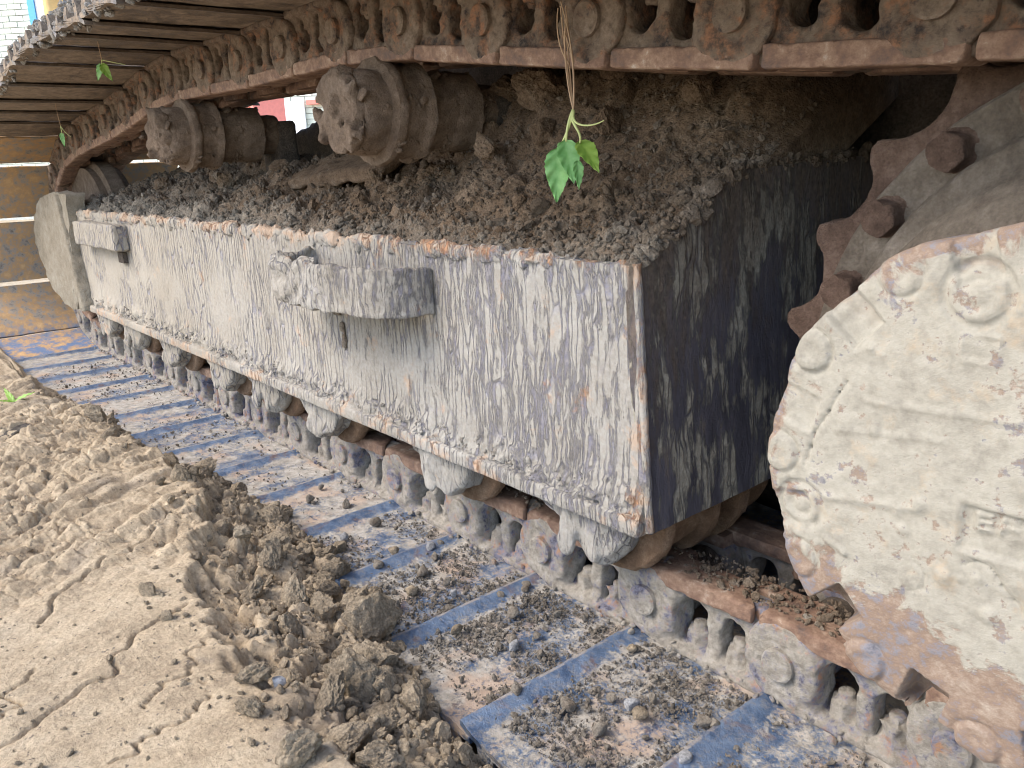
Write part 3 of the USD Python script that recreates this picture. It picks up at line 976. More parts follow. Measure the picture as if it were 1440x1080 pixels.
A = A + 0.021 * (1 - (B - ZB) / (ZT - ZB)) * sstep(-1.2, X1, A)
obj('side_plate', slab_sheet(np.stack([A, YF - th + 0.006, B], -1), (0, 0.02, 0)), 'frame_side', FP, smooth=35)
# end plate, facing the sprocket
ys = np.arange(0, 1.0001, 0.01)
def end_top(y):
    return np.where(y < 0.83, 0.478 + 0.5 * (y - 0.65), 0.568 + 0.03 * (y - 0.83))
vv = np.linspace(0, 1, 60)
yy = np.linspace(0.652, 1.16, 90)
Yg, Vg = np.meshgrid(yy, vv, indexing='ij')
Zg = 0.182 + Vg * (end_top(Yg) - 0.182)
q = np.stack([Yg, Yg * 0, Zg], -1)
Xg = X1 + 0.004 + 0.020 * (1 - Vg) + 0.004 * fbm(q * [30, 1, 8], 4, 3)
obj('end_plate', slab_sheet(np.stack([Xg, Yg, Zg], -1), (-0.02, 0, 0)), 'frame_end', FP, smooth=35)
# rounded corner between the plates
cpts = np.array([(X1 + 0.003 + 0.020 * (1 - t), YF + 0.003, 0.184 + t * 0.296) for t in np.linspace(0, 1, 60)])
cv = tube(cpts, 0.0032 + 0.0035 * fbm(cpts * 70, 3, 1), 10)
obj('corner_weld', cv, 'frame_side', FP, smooth=50)


def flange_sd(P):
    d = box_sd(P, ((X0 + X1) / 2 + 0.008, YF - 0.001, 0.189), ((X1 - X0) / 2 + 0.012, 0.013, 0.0105), 0.003)
    return d + (fbm(P * 40, 3, 3) - 0.5) * 0.004


obj('bottom_flange', surface_nets(flange_sd, (X0 - 0.02, 0.63, 0.172), (X1 + 0.04, 0.67, 0.206), (0.008, 0.004, 0.004)), 'frame_side', FP, smooth=40)
bt = trimesh.creation.box((X1 - X0, 0.5, 0.012)); bt.apply_translation(((X0 + X1) / 2, YF + 0.265, 0.192))
obj('bottom_plate', bt, 'dark_steel', FP)
tp = sheet(np.stack([np.array([[X0, X0], [X1, X1]]), np.array([[0.655, 1.16], [0.655, 1.16]]), np.array([[0.465, 0.55], [0.465, 0.55]])], -1))
obj('top_plate', slab_sheet(tp.vertices.reshape(2, 2, 3), (0, 0, -0.012)), 'dark_steel', FP)
# lumps of mud lying on the lower lip and along the top of the side
pts, sz = [], []
for _ in range(800):
    x = rng.uniform(X0 + 0.02, X1 - 0.01)
    pts.append((x, YF + 0.003 - abs(rng.normal()) * 0.003, 0.201 + abs(rng.normal()) * 0.012)); sz.append(rng.uniform(0.003, 0.011) * (1.6 if rng.random() < 0.1 else 1))
for _ in range(150):
    x = rng.uniform(X0 + 0.02, X1 - 0.01)
    pts.append((x, YF + 0.010 + rng.normal() * 0.005, 0.474 + rng.normal() * 0.004)); sz.append(rng.uniform(0.004, 0.014))
obj('mud_lumps', scatter(pts, sz, small, rng), 'dry_mud', FP, smooth=50, kind='stuff')


def ridge_sd(P):
    q = P * [1.0, 0.0, 0.0]
    r = 0.0045 + 0.009 * fbm(q * 22, 4, 77) - 0.0025 * sstep(-1.1, -0.8, P[..., 0])
    d = np.hypot(P[..., 1] - (YF + 0.007), (P[..., 2] - 0.474) * 0.8) - r
    return d + (fbm(P * [60, 60, 40], 4, 78) - 0.5) * 0.020 + (fbm(P * 150, 3, 79) - 0.5) * 0.010


obj('clay_ridge', surface_nets(ridge_sd, (X0, YF - 0.026, 0.438), (X1 - 0.01, YF + 0.036, 0.510), (0.0048, 0.004, 0.004)), 'frame_side', FP, smooth=50)


# bent flat-bar loop standing out from the side
def loop_mesh(xa, xb, z0, z1, out, seed, t=0.010):
    c = [(xa, YF + 0.004), (xa, YF - out * 0.72), (xa + 0.012, YF - out * 0.93), (xa + 0.04, YF - out)]
    c += [(xb - 0.075, YF - out), (xb - 0.04, YF - out * 0.92), (xb - 0.015, YF - out * 0.62), (xb, YF + 0.004)]
    c = spline(c, 90)
    tg = np.gradient(c, axis=0); tg /= np.linalg.norm(tg, axis=1)[:, None]
    nr = np.stack([tg[:, 1], -tg[:, 0]], -1)

    def sd(P):
        d2 = np.full(P.shape[:-1], 9.0)
        for a, b in zip(c[:-1:2], c[2::2]):
            ab = b - a
            tt = np.clip(((P[..., :2] - a) * ab).sum(-1) / (ab @ ab), 0, 1)
            d2 = np.minimum(d2, np.hypot(P[..., 0] - a[0] - tt * ab[0], P[..., 1] - a[1] - tt * ab[1]))
        zt = z1 - 0.004 + 0.008 * fbm(P * [40, 40, 0.0] + seed, 3, seed)
        dz = np.maximum(z0 - P[..., 2], P[..., 2] - zt)
        d = smax(d2 - t / 2, dz, 0.003)
        lf = sstep(xb - 0.08, xa + 0.06, P[..., 0])
        return d + (fbm(P * 50 + seed, 4, seed) - 0.5) * (0.006 + 0.022 * lf) - 0.003 * lf
    return surface_nets(sd, (xa - 0.03, YF - out - 0.03, z0 - 0.018), (xb + 0.02, YF + 0.016, z1 + 0.022), 0.0034)


obj('step_bracket', loop_mesh(-1.285, -0.945, 0.383, 0.452, 0.078, 5), 'frame_side', FP, smooth=45, label='bent flat-bar loop half filled with mud, in the middle of the side')
mb = box = surface_nets(lambda P: box_sd(P, (-1.12, YF - 0.030, 0.412), (0.135, 0.024, 0.014), 0.01) + (fbm(P * 45, 4, 2) - 0.5) * 0.02, (-1.29, 0.56, 0.385), (-0.93, 0.67, 0.452), 0.005)
obj('mud_filling', mb, 'dry_mud', FP, smooth=50)
obj('lifting_bracket', surface_nets(lambda P: np.minimum(box_sd(P, (-2.52, YF - 0.014, 0.425), (0.20, 0.022, 0.034), 0.006), 9) + (fbm(P * 40, 3, 2) - 0.5) * 0.008, (-2.75, 0.60, 0.38), (-2.29, 0.68, 0.475), 0.005),
    'frame_side', FP, smooth=45, label='flat bracket at the far end of the side')
sl = trimesh.creation.box((0.045, 0.012, 0.028)); sl.apply_translation((-2.375, YF - 0.004, 0.371))
obj('slot', sl, 'dark_steel', FP)
hp = surface_nets(lambda P: np.minimum(cyl_sd(P, (-1.218, YF, 0.362), 0.012, 0.0035, 1, 0.002), box_sd(P, (-1.206, YF, 0.318), (0.006, 0.003, 0.022), 0.002)) + (fbm(P * 90, 3, 5) - 0.5) * 0.008, (-1.25, 0.63, 0.28), (-1.18, 0.67, 0.39), 0.003)
obj('wet_patch', hp, 'soil', FP, smooth=50)

# far end: the rounded guard beside the idler
from shapely.geometry import Polygon
gp = Polygon([(-2.80, 0.525), (-2.98, 0.53), (-3.14, 0.51), (-3.23, 0.475), (-3.30, 0.42), (-3.325, 0.36), (-3.29, 0.30), (-3.20, 0.235), (-3.10, 0.195), (-2.95, 0.176), (-2.90, 0.18)]).buffer(0.01)
gpp = np.array(gp.exterior.coords)
def guard_sd(P):
    from matplotlib.path import Path
    return 0
gm = trimesh.creation.extrude_polygon(gp, 0.05, engine='earcut')
v = np.array(gm.vertices); gm.vertices = np.stack([v[:, 0], YF - 0.022 + v[:, 2], v[:, 1]], -1); gm.invert() if gm.volume < 0 else None
gm = gm.subdivide_to_size(0.025)
v = np.array(gm.vertices); v += (np.stack([fbm(v * 22, 3, 1), fbm(v * 22, 3, 2), fbm(v * 22, 3, 3)], -1) - 0.5) * 0.016; gm.vertices = v
obj('idler_guard', gm, 'guard_mud', FP, smooth=45, label='rounded beige guard plate at the far end, beside the idler')
rb = surface_nets(lambda P: np.maximum(np.abs((P[..., 0] + 2.86) + (P[..., 2] - 0.35) * 0.33) - 0.028, np.maximum(np.abs(P[..., 1] - YF + 0.012) - 0.020, np.abs(P[..., 2] - 0.355) - 0.175)) + (fbm(P * 40, 3, 2) - 0.5) * 0.012,
                  (-3.0, 0.60, 0.16), (-2.74, 0.68, 0.55), 0.007)
obj('guard_rib', rb, 'guard_mud', FP, smooth=45)

# track rollers under the girder
ROLL = [-0.645, -0.945, -1.325, -1.56, -1.79, -2.12, -2.43, -2.69]
tread = fine([(0.0005, 0.672), (0.050, 0.672), (0.054, 0.690), (0.054, 0.692), (0.084, 0.692), (0.088, 0.697), (0.088, 0.708), (0.084, 0.713), (0.076, 0.714), (0.076, 0.772), (0.090, 0.775), (0.090, 0.790), (0.062, 0.795),
              (0.062, 0.829), (0.090, 0.834), (0.090, 0.849), (0.076, 0.852), (0.076, 0.912), (0.05, 0.92), (0.05, 0.95), (0.0005, 0.95)], 0.012)
tread_m = lathe(tread, 80, 0.05, 4)


def collar_sd(P, seed, wide):
    a = box_sd(P, (-0.045, 0.674, -0.010), (wide, 0.018, 0.062), 0.012)
    a = smax(a, (-(P[..., 2] + 0.036) - (P[..., 0] + 0.04) * 0.75) - 0.012, 0.01)
    b = cyl_sd(P, (0.0, 0.676, -0.012), 0.050, 0.020, 1, 0.006)
    drip = box_sd(P, (-0.02 - 0.02 * math.sin(seed), 0.652, -0.035), (0.012, 0.006, 0.035), 0.006)
    d = smin(smin(a, b, 0.016), drip, 0.012)
    return d + (fbm(P * [50, 50, 20] + seed * 3, 5, seed) - 0.5) * 0.024


collars = [surface_nets(lambda P, s=s, w=w: collar_sd(P, s, w), (-0.135, 0.630, -0.092), (0.095, 0.712, 0.066), 0.0042) for s, w in ((1, 0.062), (2, 0.056), (3, 0.050))]
for k, xr in enumerate(ROLL):
    r = empty('track_roller', FP, trans(xr, 0, 0.103 + 0.077))
    RP = str(r.GetPath())
    obj('collar', collars[k % 3], 'frame_side', RP, smooth=45)
    obj('wheel', tread_m, 'rust', RP, smooth=40)
# carrier rollers that hold up the returning chain
cap_prof = fine([(0.0005, 0.655), (0.046, 0.655), (0.052, 0.661), (0.060, 0.664), (0.063, 0.672), (0.063, 0.705), (0.078, 0.708), (0.080, 0.714), (0.080, 0.722), (0.073, 0.727), (0.070, 0.729), (0.070, 0.760), (0.074, 0.763), (0.078, 0.768), (0.078, 0.776), (0.062, 0.784), (0.058, 0.83), (0.062, 0.834), (0.062, 0.88), (0.045, 0.885), (0.045, 0.97), (0.0005, 0.97)], 0.008)
cap_prof = [(r_, min(a_, 0.93)) for r_, a_ in cap_prof]
cr_mesh = lathe(cap_prof, 96, 0.075, 8)
_rr = np.random.default_rng(12)
_pp, _ss = [], []
for _ in range(420):
    t = _rr.uniform(0, 2 * math.pi); yy_ = _rr.uniform(0.655, 0.90)
    rr_ = np.interp(yy_, [0.655, 0.70, 0.715, 0.735, 0.77, 0.79, 0.9], [0.06, 0.064, 0.079, 0.07, 0.075, 0.06, 0.06])
    if fbm(np.array([t * 1.5, yy_ * 16, 1.0]), 3, 4) > 0.52:
        _pp.append((rr_ * math.cos(t), yy_, rr_ * math.sin(t))); _ss.append(_rr.gamma(2, 0.0025) + 0.003)
caked = scatter(_pp, _ss, [chip(s_) for s_ in range(90, 100)], _rr)


def capmud_sd(P, seed):
    d = cyl_sd(P, (0, 0.655, 0), 0.058, 0.012, 1, 0.008)
    n = fbm(P * [60, 40, 26] + seed * 4, 4, seed)
    return d + (n - 0.5) * 0.055


capmud = [surface_nets(lambda P, s=s: capmud_sd(P, s), (-0.085, 0.62, -0.085), (0.085, 0.685, 0.085), 0.0042) for s in (2, 5)]
for k, xr in enumerate((-1.158, -1.985)):
    r = empty('carrier_roller', FP, trans(xr, 0, 0.666), label=('near' if k == 0 else 'far') + ' carrier roller under the overhead chain, its end caked in dry mud')
    RP = str(r.GetPath())
    obj('drum', cr_mesh, 'dusty_rust', RP, smooth=35)
    obj('mud_cap', capmud[k], 'dusty_rust', RP, smooth=45)
    obj('caked_mud', caked, 'dusty_rust', RP, smooth=50, kind='stuff')
    br = surface_nets(lambda P: box_sd(P, (0, 0.945, -0.09), (0.05, 0.025, 0.12), 0.01) + (fbm(P * 30, 3, 3) - 0.5) * 0.012, (-0.1, 0.90, -0.25), (0.1, 1.0, 0.06), 0.008)
    obj('support', br, 'dark_steel', RP, smooth=40)

# ------------------------------------------------------------------ idler wheel
idl = lathe(fine([(0.06, 0.75), (0.2, 0.765), (0.235, 0.76), (0.254, 0.762), (0.254, 0.784), (0.275, 0.79), (0.275, 0.835), (0.254, 0.84), (0.254, 0.862), (0.235, 0.864), (0.2, 0.86), (0.06, 0.875), (0.06, 0.75)], 0.03), 72, 0.004, 2)
idw = empty('idler_wheel', mat=trans(XI, 0, ZI), label='dark idler wheel behind the rounded guard where the track turns', cat='wheel')
obj('rim', idl, 'dusty_rust', str(idw.GetPath()), smooth=35)
obj('hub', lathe([(0.0005, 0.70), (0.07, 0.70), (0.075, 0.72), (0.075, 0.90), (0.07, 0.92), (0.0005, 0.92)], 32), 'dark_steel', str(idw.GetPath()), smooth=35)

# ------------------------------------------------------------------ final drive: cover with bolts and raised marks, sprocket
fd = empty('final_drive', label='round mud-coated final drive with scalloped cover in front of a rusty toothed sprocket', cat='final drive')
DP = str(fd.GetPath())


def seg_d(u, w, a, b):
    a, b = np.array(a), np.array(b)
    ab = b - a
    t = np.clip(((u - a[0]) * ab[0] + (w - a[1]) * ab[1]) / (ab @ ab), 0, 1)
    return np.hypot(u - a[0] - t * ab[0], w - a[1] - t * ab[1])


def rect(u, w, u0, u1, w0, w1, soft=0.0012):
    d = np.maximum(np.maximum(u0 - u, u - u1), np.maximum(w0 - w, w - w1))
    return sstep(soft, -soft, d)


def hub_relief(u, w):
    r, th = np.hypot(u, w), np.degrees(np.arctan2(w, u))
    q = np.stack([u, w, u * 0], -1)
    h = (fbm(q * 30, 4, 3) - 0.5) * 0.0032 + (fbm(q * 90, 4, 5) - 0.5) * 0.003 + 0.004 * sstep(0.12, 0.165, r) * (fbm(q * 55, 4, 15) - 0.5)
    h -= sstep(0.166, 0.178, r) * 0.004
    for k in range(12):
        a = math.radians(121.8 + 29.0 * k) if k < 6 else math.radians(121.8 + 29.0 * 6 + 31.0 * (k - 6))
        bu, bw = 0.1640 * math.cos(a), 0.1640 * math.sin(a)
        d = np.hypot(u - bu, w - bw)
        h += 0.0021 * (0.5 + ((k * 37) % 10) / 10) * sstep(0.0140, 0.0122, d) - 0.0020 * sstep(0.0178, 0.0165, d) * sstep(0.0140, 0.0152, d) - 0.0009 * sstep(0.0072, 0.006, d)
        a2 = a + math.radians(15)
        deep = 0.030 if (k in (3, 4, 5)) else 0.006
        if k in (1, 2):
            deep = 0.003
        rr, tt = u * math.cos(a2) + w * math.sin(a2), -u * math.sin(a2) + w * math.cos(a2)
        h -= deep * sstep(0.0015, -0.0015, np.maximum(np.maximum(np.abs(tt) - 0.0128, 0.141 - rr), (rr - 0.171) if k == 4 else -9.0))
    for (bu, bw, R) in ((-0.039, 0.130, 0.021), (-0.145, -0.036, 0.0185)):
        d = np.hypot(u - bu, w - bw)
        h += -0.0030 * sstep(R + 0.002, R, d) + 0.0036 * sstep(R * 0.86, R * 0.72, d) - 0.0016 * sstep(R * 0.55, R * 0.45, d) * sstep(R * 0.2, R * 0.35, d)
    box_ = rect(u, w, -0.0335, 0.09, -0.031, -0.0015)
    h -= 0.0036 * box_
    h += 0.0010 * rect(u, w, -0.038, 0.09, -0.035, 0.0025) * (1 - box_)
    # raised letters in the sunk panel
    for lx, bars in ((-0.0260, (0, 1, 2)), (-0.0125, (0, 1))):
        h += 0.0028 * rect(u, w, lx, lx + 0.0028, -0.0165, -0.0040, 0.0006)
        for bqi in bars:
            wz = -0.0040 - bqi * 0.0049
            h += 0.0028 * rect(u, w, lx + 0.0026, lx + 0.0098, wz - 0.0026, wz, 0.0006)
    h += 0.0018 * sstep(0.0030, 0.001, seg_d(u, w, (-0.125, -0.0235), (-0.061, -0.0135)))
    h += 0.0014 * sstep(0.003, 0.001, seg_d(u, w, (-0.10, 0.052), (0.0, 0.057))) + 0.0012 * sstep(0.003, 0.001, seg_d(u, w, (-0.12, 0.028), (-0.05, 0.036)))
    sq = np.maximum(np.abs(u + 0.034) - 0.0105, np.abs(w - 0.098) - 0.0085)
    h += 0.0015 * sstep(0.0015, 0.0005, np.abs(sq))
    h += 0.0018 * sstep(0.0035, 0.0015, seg_d(u, w, (-0.122, -0.056), (-0.108, -0.062))) + 0.0014 * sstep(0.003, 0.001, seg_d(u, w, (-0.116, -0.050), (-0.108, -0.062)))
    for (bu, bw, R) in ((-0.094, 0.034, 0.0045), (-0.060, -0.009, 0.005), (-0.041, -0.054, 0.006), (-0.012, -0.070, 0.0062), (-0.074, -0.020, 0.004), (-0.069, -0.031, 0.0045), (-0.093, 0.085, 0.003), (-0.100, 0.088, 0.003), (-0.118, 0.06, 0.0025), (-0.02, -0.048, 0.0035), (-0.03, -0.052, 0.003)):
        d2 = np.hypot(u - bu, w - bw)
        h += np.sqrt(np.maximum(R * R - d2 * d2, 0)) * 0.5
    for line, dep in (([(-0.115, 0.063), (-0.120, 0.055), (-0.127, 0.039), (-0.131, 0.032), (-0.137, 0.021), (-0.139, 0.010), (-0.143, -0.005)], 0.0035), ([(-0.030, -0.042), (-0.023, -0.037), (-0.013, -0.038), (-0.006, -0.048), (0.001, -0.055), (0.008, -0.064)], 0.0028),
                      ([(-0.062, -0.048), (-0.052, -0.058), (-0.053, -0.068), (-0.062, -0.074)], 0.0018)):
        for a, b in zip(line[:-1], line[1:]):
            h -= dep * sstep(0.0016, 0.0004, seg_d(u, w, a, b) + (fbm(q * 200, 2, 9) - 0.5) * 0.001) * 0.7
    return h * 0.95


def hub_sd(P):
    u, w = P[:, 0, :, 0] - HX, P[:, 0, :, 2] - HZ
    r, th = np.hypot(u, w), np.arctan2(w, u)
    rel = hub_relief(u, w)
    a0 = math.radians(121.8)
    R = 0.1735 + 0.0020 * np.cos(12 * (th - a0)) + 0.0045 * (fbm(np.stack([u * 35, w * 35, u * 0], -1), 3, 2) - 0.5)
    lower = sstep(-0.03, -0.10, w)
    R = R - lower * 0.006 * (np.cos(12 * (th - a0)) < -0.45)
    out = (r - R)[:, None, :]
    y = P[..., 1]
    front = (HY - rel)[:, None, :] - y
    return smax(smax(out + 0 * y, front, 0.004), y - (HY + 0.055), 0.003)


hub = surface_nets(hub_sd, (HX - 0.195, HY - 0.014, HZ - 0.195), (HX + 0.195, HY + 0.062, HZ + 0.195), (0.0017, 0.0030, 0.0017))
obj('cover', hub, 'hub_mud', DP, smooth=50)
drum = lathe(fine([(0.0005, 0.56), (0.150, 0.56), (0.155, 0.57), (0.155, 0.635), (0.19, 0.65), (0.205, 0.665), (0.21, 0.725), (0.222, 0.735), (0.238, 0.738), (0.242, 0.745), (0.243, 0.772), (0.284, 0.774), (0.287, 0.779), (0.287, 0.795), (0.0005, 0.795)], 0.015), 80, 0.01, 3)
obj('housing', drum, 'dusty_mud', DP, smooth=35, mat=trans(HX, 0, HZ))


def sprocket_sd(P):
    u, w, y = P[..., 0], P[..., 2], P[..., 1]
    r, th = np.hypot(u, w), np.arctan2(w, u)
    step = 2 * math.pi / 21
    t0 = math.radians(156.0) + step / 2
    k = np.round((th - t0) / step)
    a = t0 + k * step
    val = np.hypot(u - 0.350 * np.cos(a), w - 0.350 * np.sin(a)) - 0.0455
    d = smax(r - 0.332, -val, 0.005)
    d = np.maximum(d, 0.15 - r)
    thick = 0.018 + 0.008 * sstep(0.30, 0.27, r)
    d = smax(d, np.abs(y - 0.812) - thick, 0.005)
    return d + (fbm(P * 40, 3, 3) - 0.5) * 0.006


spr = surface_nets(sprocket_sd, (-0.35, 0.775, -0.35), (0.35, 0.849, 0.35), (0.005, 0.0055, 0.005))
obj('sprocket_ring', spr, 'sprocket_steel', DP, smooth=40, mat=trans(HX, 0, HZ), label='rusty toothed sprocket ring behind the round cover')


def bolt_sd(P):
    x, y, z = P[..., 0], P[..., 1], P[..., 2]
    a = [np.abs(x * math.cos(t) + z * math.sin(t)) - 0.0155 for t in (0.2, 0.2 + math.pi / 3, 0.2 + 2 * math.pi / 3)]
    hx = np.maximum(np.maximum(a[0], np.maximum(a[1], a[2])), np.abs(y) - 0.013)
    return smin(hx, cyl_sd(P, (0, 0.012, 0), 0.021, 0.003), 0.002) + (fbm(P * 70, 3, 2) - 0.5) * 0.004


bolt = surface_nets(bolt_sd, (-0.034, -0.02, -0.034), (0.034, 0.022, 0.034), 0.0024)
for k in range(21):
    a = math.radians(128 + 360 / 21 * k)
    obj('hex_bolt', bolt, 'sprocket_steel', DP, smooth=35, mat=trans(HX + 0.266 * math.cos(a), 0.764, HZ + 0.266 * math.sin(a)))

# ------------------------------------------------------------------ car body behind the track
cb = empty('car_body', label='dark steel leg of the machine body behind the soil heap', cat='machine body')
CP = str(cb.GetPath())
def leg(x0, x1, y0, y1, z0, z1, sl, seed):
    return surface_nets(lambda P: smax(box_sd(P, ((x0 + x1) / 2, (y0 + y1) / 2, (z0 + z1) / 2), ((x1 - x0) / 2, (y1 - y0) / 2, (z1 - z0) / 2), 0.02), (P[..., 2] - z1) + (y0 + 0.15 - P[..., 1]) * sl, 0.02) + (fbm(P * 14, 3, seed) - 0.5) * 0.03,
                        (x0 - 0.05, y0 - 0.05, z0 - 0.05), (x1 + 0.05, y1 + 0.05, z1 + 0.05), 0.03)
obj('leg', leg(-1.95, 0.5, 1.20, 2.2, -0.04, 0.98, 0.3, 1), 'dark_steel', CP, smooth=40)
obj('leg', leg(-3.25, -2.95, 1.20, 1.9, 0.0, 0.64, 0.3, 2), 'dark_steel', CP, smooth=40)
br = surface_nets(lambda P: box_sd(P, (0, 0, 0), (0.75, 0.10, 0.10), 0.02) + (fbm(P * 25, 3, 5) - 0.5) * 0.03, (-0.80, -0.15, -0.15), (0.80, 0.15, 0.15), 0.018)
bm = trimesh.transformations.rotation_matrix(math.radians(-10.5), (0, 1, 0)); bm[:3, 3] = (-2.42, 1.30, 0.592)
obj('brace', br, 'dark_steel', CP, smooth=40, mat=bm)
obj('belly_plate', leg(-2.95, -1.8, 1.30, 2.0, 0.28, 0.59, 0.2, 3), 'dark_steel', CP, smooth=40)

# ------------------------------------------------------------------ soil heaped on the frame
sx, sy = np.arange(-2.96, -0.572, 0.0045), np.arange(0.664, 1.26, 0.0045)
A, B = np.meshgrid(sx, sy, indexing='ij')


def soil_h(x, y, fine_=True):
    q = np.stack([x, y, x * 0], -1)
    b = 0.476 + 0.43 * (y - 0.65)
    b = b + 0.17 * sstep(-1.35, -0.95, x) * sstep(0.80, 1.12, y) + 0.05 * sstep(1.0, 1.2, y) + 0.05 * np.exp(-((x + 0.95) / 0.16) ** 2 - ((y - 0.9) / 0.12) ** 2)
    b = b - 0.05 * sstep(-2.2, -2.7, x) * sstep(0.75, 1.0, y)
    f = sstep(0.655, 0.71, y)
    b = np.where(x < -1.3, np.minimum(b, 0.605 - 0.02 * sstep(1.0, 1.2, y)), b)
    lum = (fbm(q * 11, 4, 61) - 0.5) * 0.06 + chunks(x, y, 0.055, 71) * (0.012 + 0.012 * sstep(-0.9, -1.3, x)) + chunks(x, y, 0.022, 72) * 0.009 + chunks(x, y, 0.010, 73) * 0.0055 + (fbm(q * 90, 4, 62) - 0.5) * 0.010
    e = sstep(-0.572, -0.64, x)
    h = b + lum * (0.25 + 0.75 * f) * (0.4 + 0.6 * e)
    top = end_top(y)
    return np.where(x > -0.64, h * e + (1 - e) * np.minimum(h, top + 0.004 + 0.5 * np.maximum(y - 0.9, 0)), h) - 0.012 * (1 - f)


Zs = soil_h(A, B)
obj('soil_heap', slab_sheet(np.stack([A, B, Zs], -1), (0, 0, -0.08)), 'soil', smooth=True, label='dark crumbly soil heaped along the top of the track frame', cat='soil', kind='stuff')
n = 15000
px = -0.585 - 2.3 * rng.random(n) ** 1.35
px0 = rng.uniform(-2.9, -0.585, n); py = 0.660 + np.abs(rng.normal(size=n)) * 0.16
py = np.minimum(py, 1.2)
szs = rng.gamma(1.4, 0.0026, n) + 0.002
pz = soil_h(px, py) + szs * 0.2
obj('soil_crumbs', scatter(np.stack([px, py, pz], -1), szs, small, rng), 'soil_crumb', label='small crumbs and grit strewn over the soil heap', cat='soil crumbs', kind='stuff')
clod_var = [lump(s + 200, 4, 0.7, 12, 0.75, 0.2) for s in range(10)]
spots = [(-1.06, 1.02, 0.11), (-0.89, 0.97, 0.09), (-0.60, 1.04, 0.05), (-0.98, 0.90, 0.10), (-1.12, 0.96, 0.085), (-0.83, 0.88, 0.06), (-0.71, 0.97, 0.085), (-1.22, 0.92, 0.075), (-0.64, 0.89, 0.04), (-1.32, 0.80, 0.05), (-0.92, 0.79, 0.04), (-1.02, 0.93, 0.075), (-1.10, 0.90, 0.05), (-0.93, 0.86, 0.055), (-0.86, 0.94, 0.07), (-1.22, 0.84, 0.05), (-1.00, 0.80, 0.045), (-0.78, 0.98, 0.07), (-0.70, 0.92, 0.05), (-1.35, 0.86, 0.05), (-1.5, 0.82, 0.045), (-1.62, 0.9, 0.06),
         (-1.8, 0.85, 0.05), (-0.75, 0.80, 0.035), (-0.88, 0.76, 0.03), (-1.12, 0.77, 0.035), (-1.3, 0.75, 0.03), (-2.0, 0.8, 0.05), (-2.2, 0.86, 0.06), (-2.45, 0.8, 0.05), (-0.66, 1.02, 0.06), (-1.45, 0.74, 0.03), (-1.7, 0.76, 0.035), (-0.95, 1.02, 0.08), (-0.82, 1.06, 0.07)]
WORDS = ['nearest', 'second nearest', 'third nearest', 'fourth nearest', 'fifth nearest', 'sixth nearest', 'seventh nearest', 'eighth nearest', 'ninth nearest', 'tenth nearest'] + [f'{w} nearest' for w in ('eleventh', 'twelfth', 'thirteenth', 'fourteenth', 'fifteenth', 'sixteenth', 'seventeenth', 'eighteenth', 'nineteenth', 'twentieth', 'twenty-first', 'twenty-second', 'twenty-third', 'twenty-fourth', 'twenty-fifth', 'twenty-sixth', 'twenty-seventh', 'twenty-eighth', 'twenty-ninth', 'thirtieth', 'thirty-first', 'thirty-second', 'thirty-third', 'thirty-fourth', 'thirty-fifth', 'thirty-sixth', 'thirty-seventh', 'thirty-eighth', 'thirty-ninth', 'fortieth', 'forty-first', 'forty-second', 'forty-third', 'forty-fourth', 'forty-fifth', 'forty-sixth', 'forty-seventh', 'forty-eighth')]
spots.sort(key=lambda t: -t[0])
for k, (x, y, s) in enumerate(spots):
    v, f = clod_var[k % 10]
    R = rand_rot(rng)
    z = float(soil_h(np.array([x]), np.array([y]))[0]) + s * 0.18
    obj('soil_clod', (v * s, f), 'soil', smooth=35, mat=np.block([[R, np.array([[x], [y], [z]])], [np.zeros((1, 3)), 1]]), label=f'{"large" if s > 0.055 else "small"} dark soil clod in the heap on the frame, {WORDS[k]} of these clods', cat='clod', group='soil clods on the track frame')
pts, sz = [], []
for _ in range(900):
    y = 0.652 + 0.5 * rng.random() ** 1.2
    pts.append((X1 + 0.006 - abs(rng.normal()) * 0.012, y, end_top(np.array(y)) + rng.normal() * 0.004 + 0.001)); sz.append(rng.gamma(1.5, 0.004) + 0.003)
for _ in range(1500):
    x = rng.uniform(-1.0, -0.2); y = rng.uniform(0.722, 0.79)
    if rng.random() < 0.35 + 0.65 * (x > -0.56):
        pts.append((x, y, 0.108 if y < 0.765 else 0.105)); sz.append(rng.gamma(1.4, 0.0022) + 0.002)
obj('spilt_soil', scatter(pts, sz, small, rng), 'soil_crumb', label='soil spilt over the slanted frame edge and onto the nearest rails', cat='soil', kind='stuff')
# crusted plate leaning over the heap
pl = surface_nets(lambda P: box_sd(P, (0, 0, 0), (0.20, 0.11, 0.012), 0.008) + (fbm(P * 30, 4, 3) - 0.5) * 0.03, (-0.24, -0.15, -0.04), (0.24, 0.15, 0.04), 0.006)
Rm = trimesh.transformations.euler_matrix(math.radians(24), math.radians(-3), math.radians(-4))
Rm[:3, 3] = (-1.50, 0.90, 0.605)
obj('crust_slab', pl, 'soil', smooth=40, mat=Rm, label='soil-crusted slab tilted over a dark gap in the heap below the carrier roller', cat='slab')

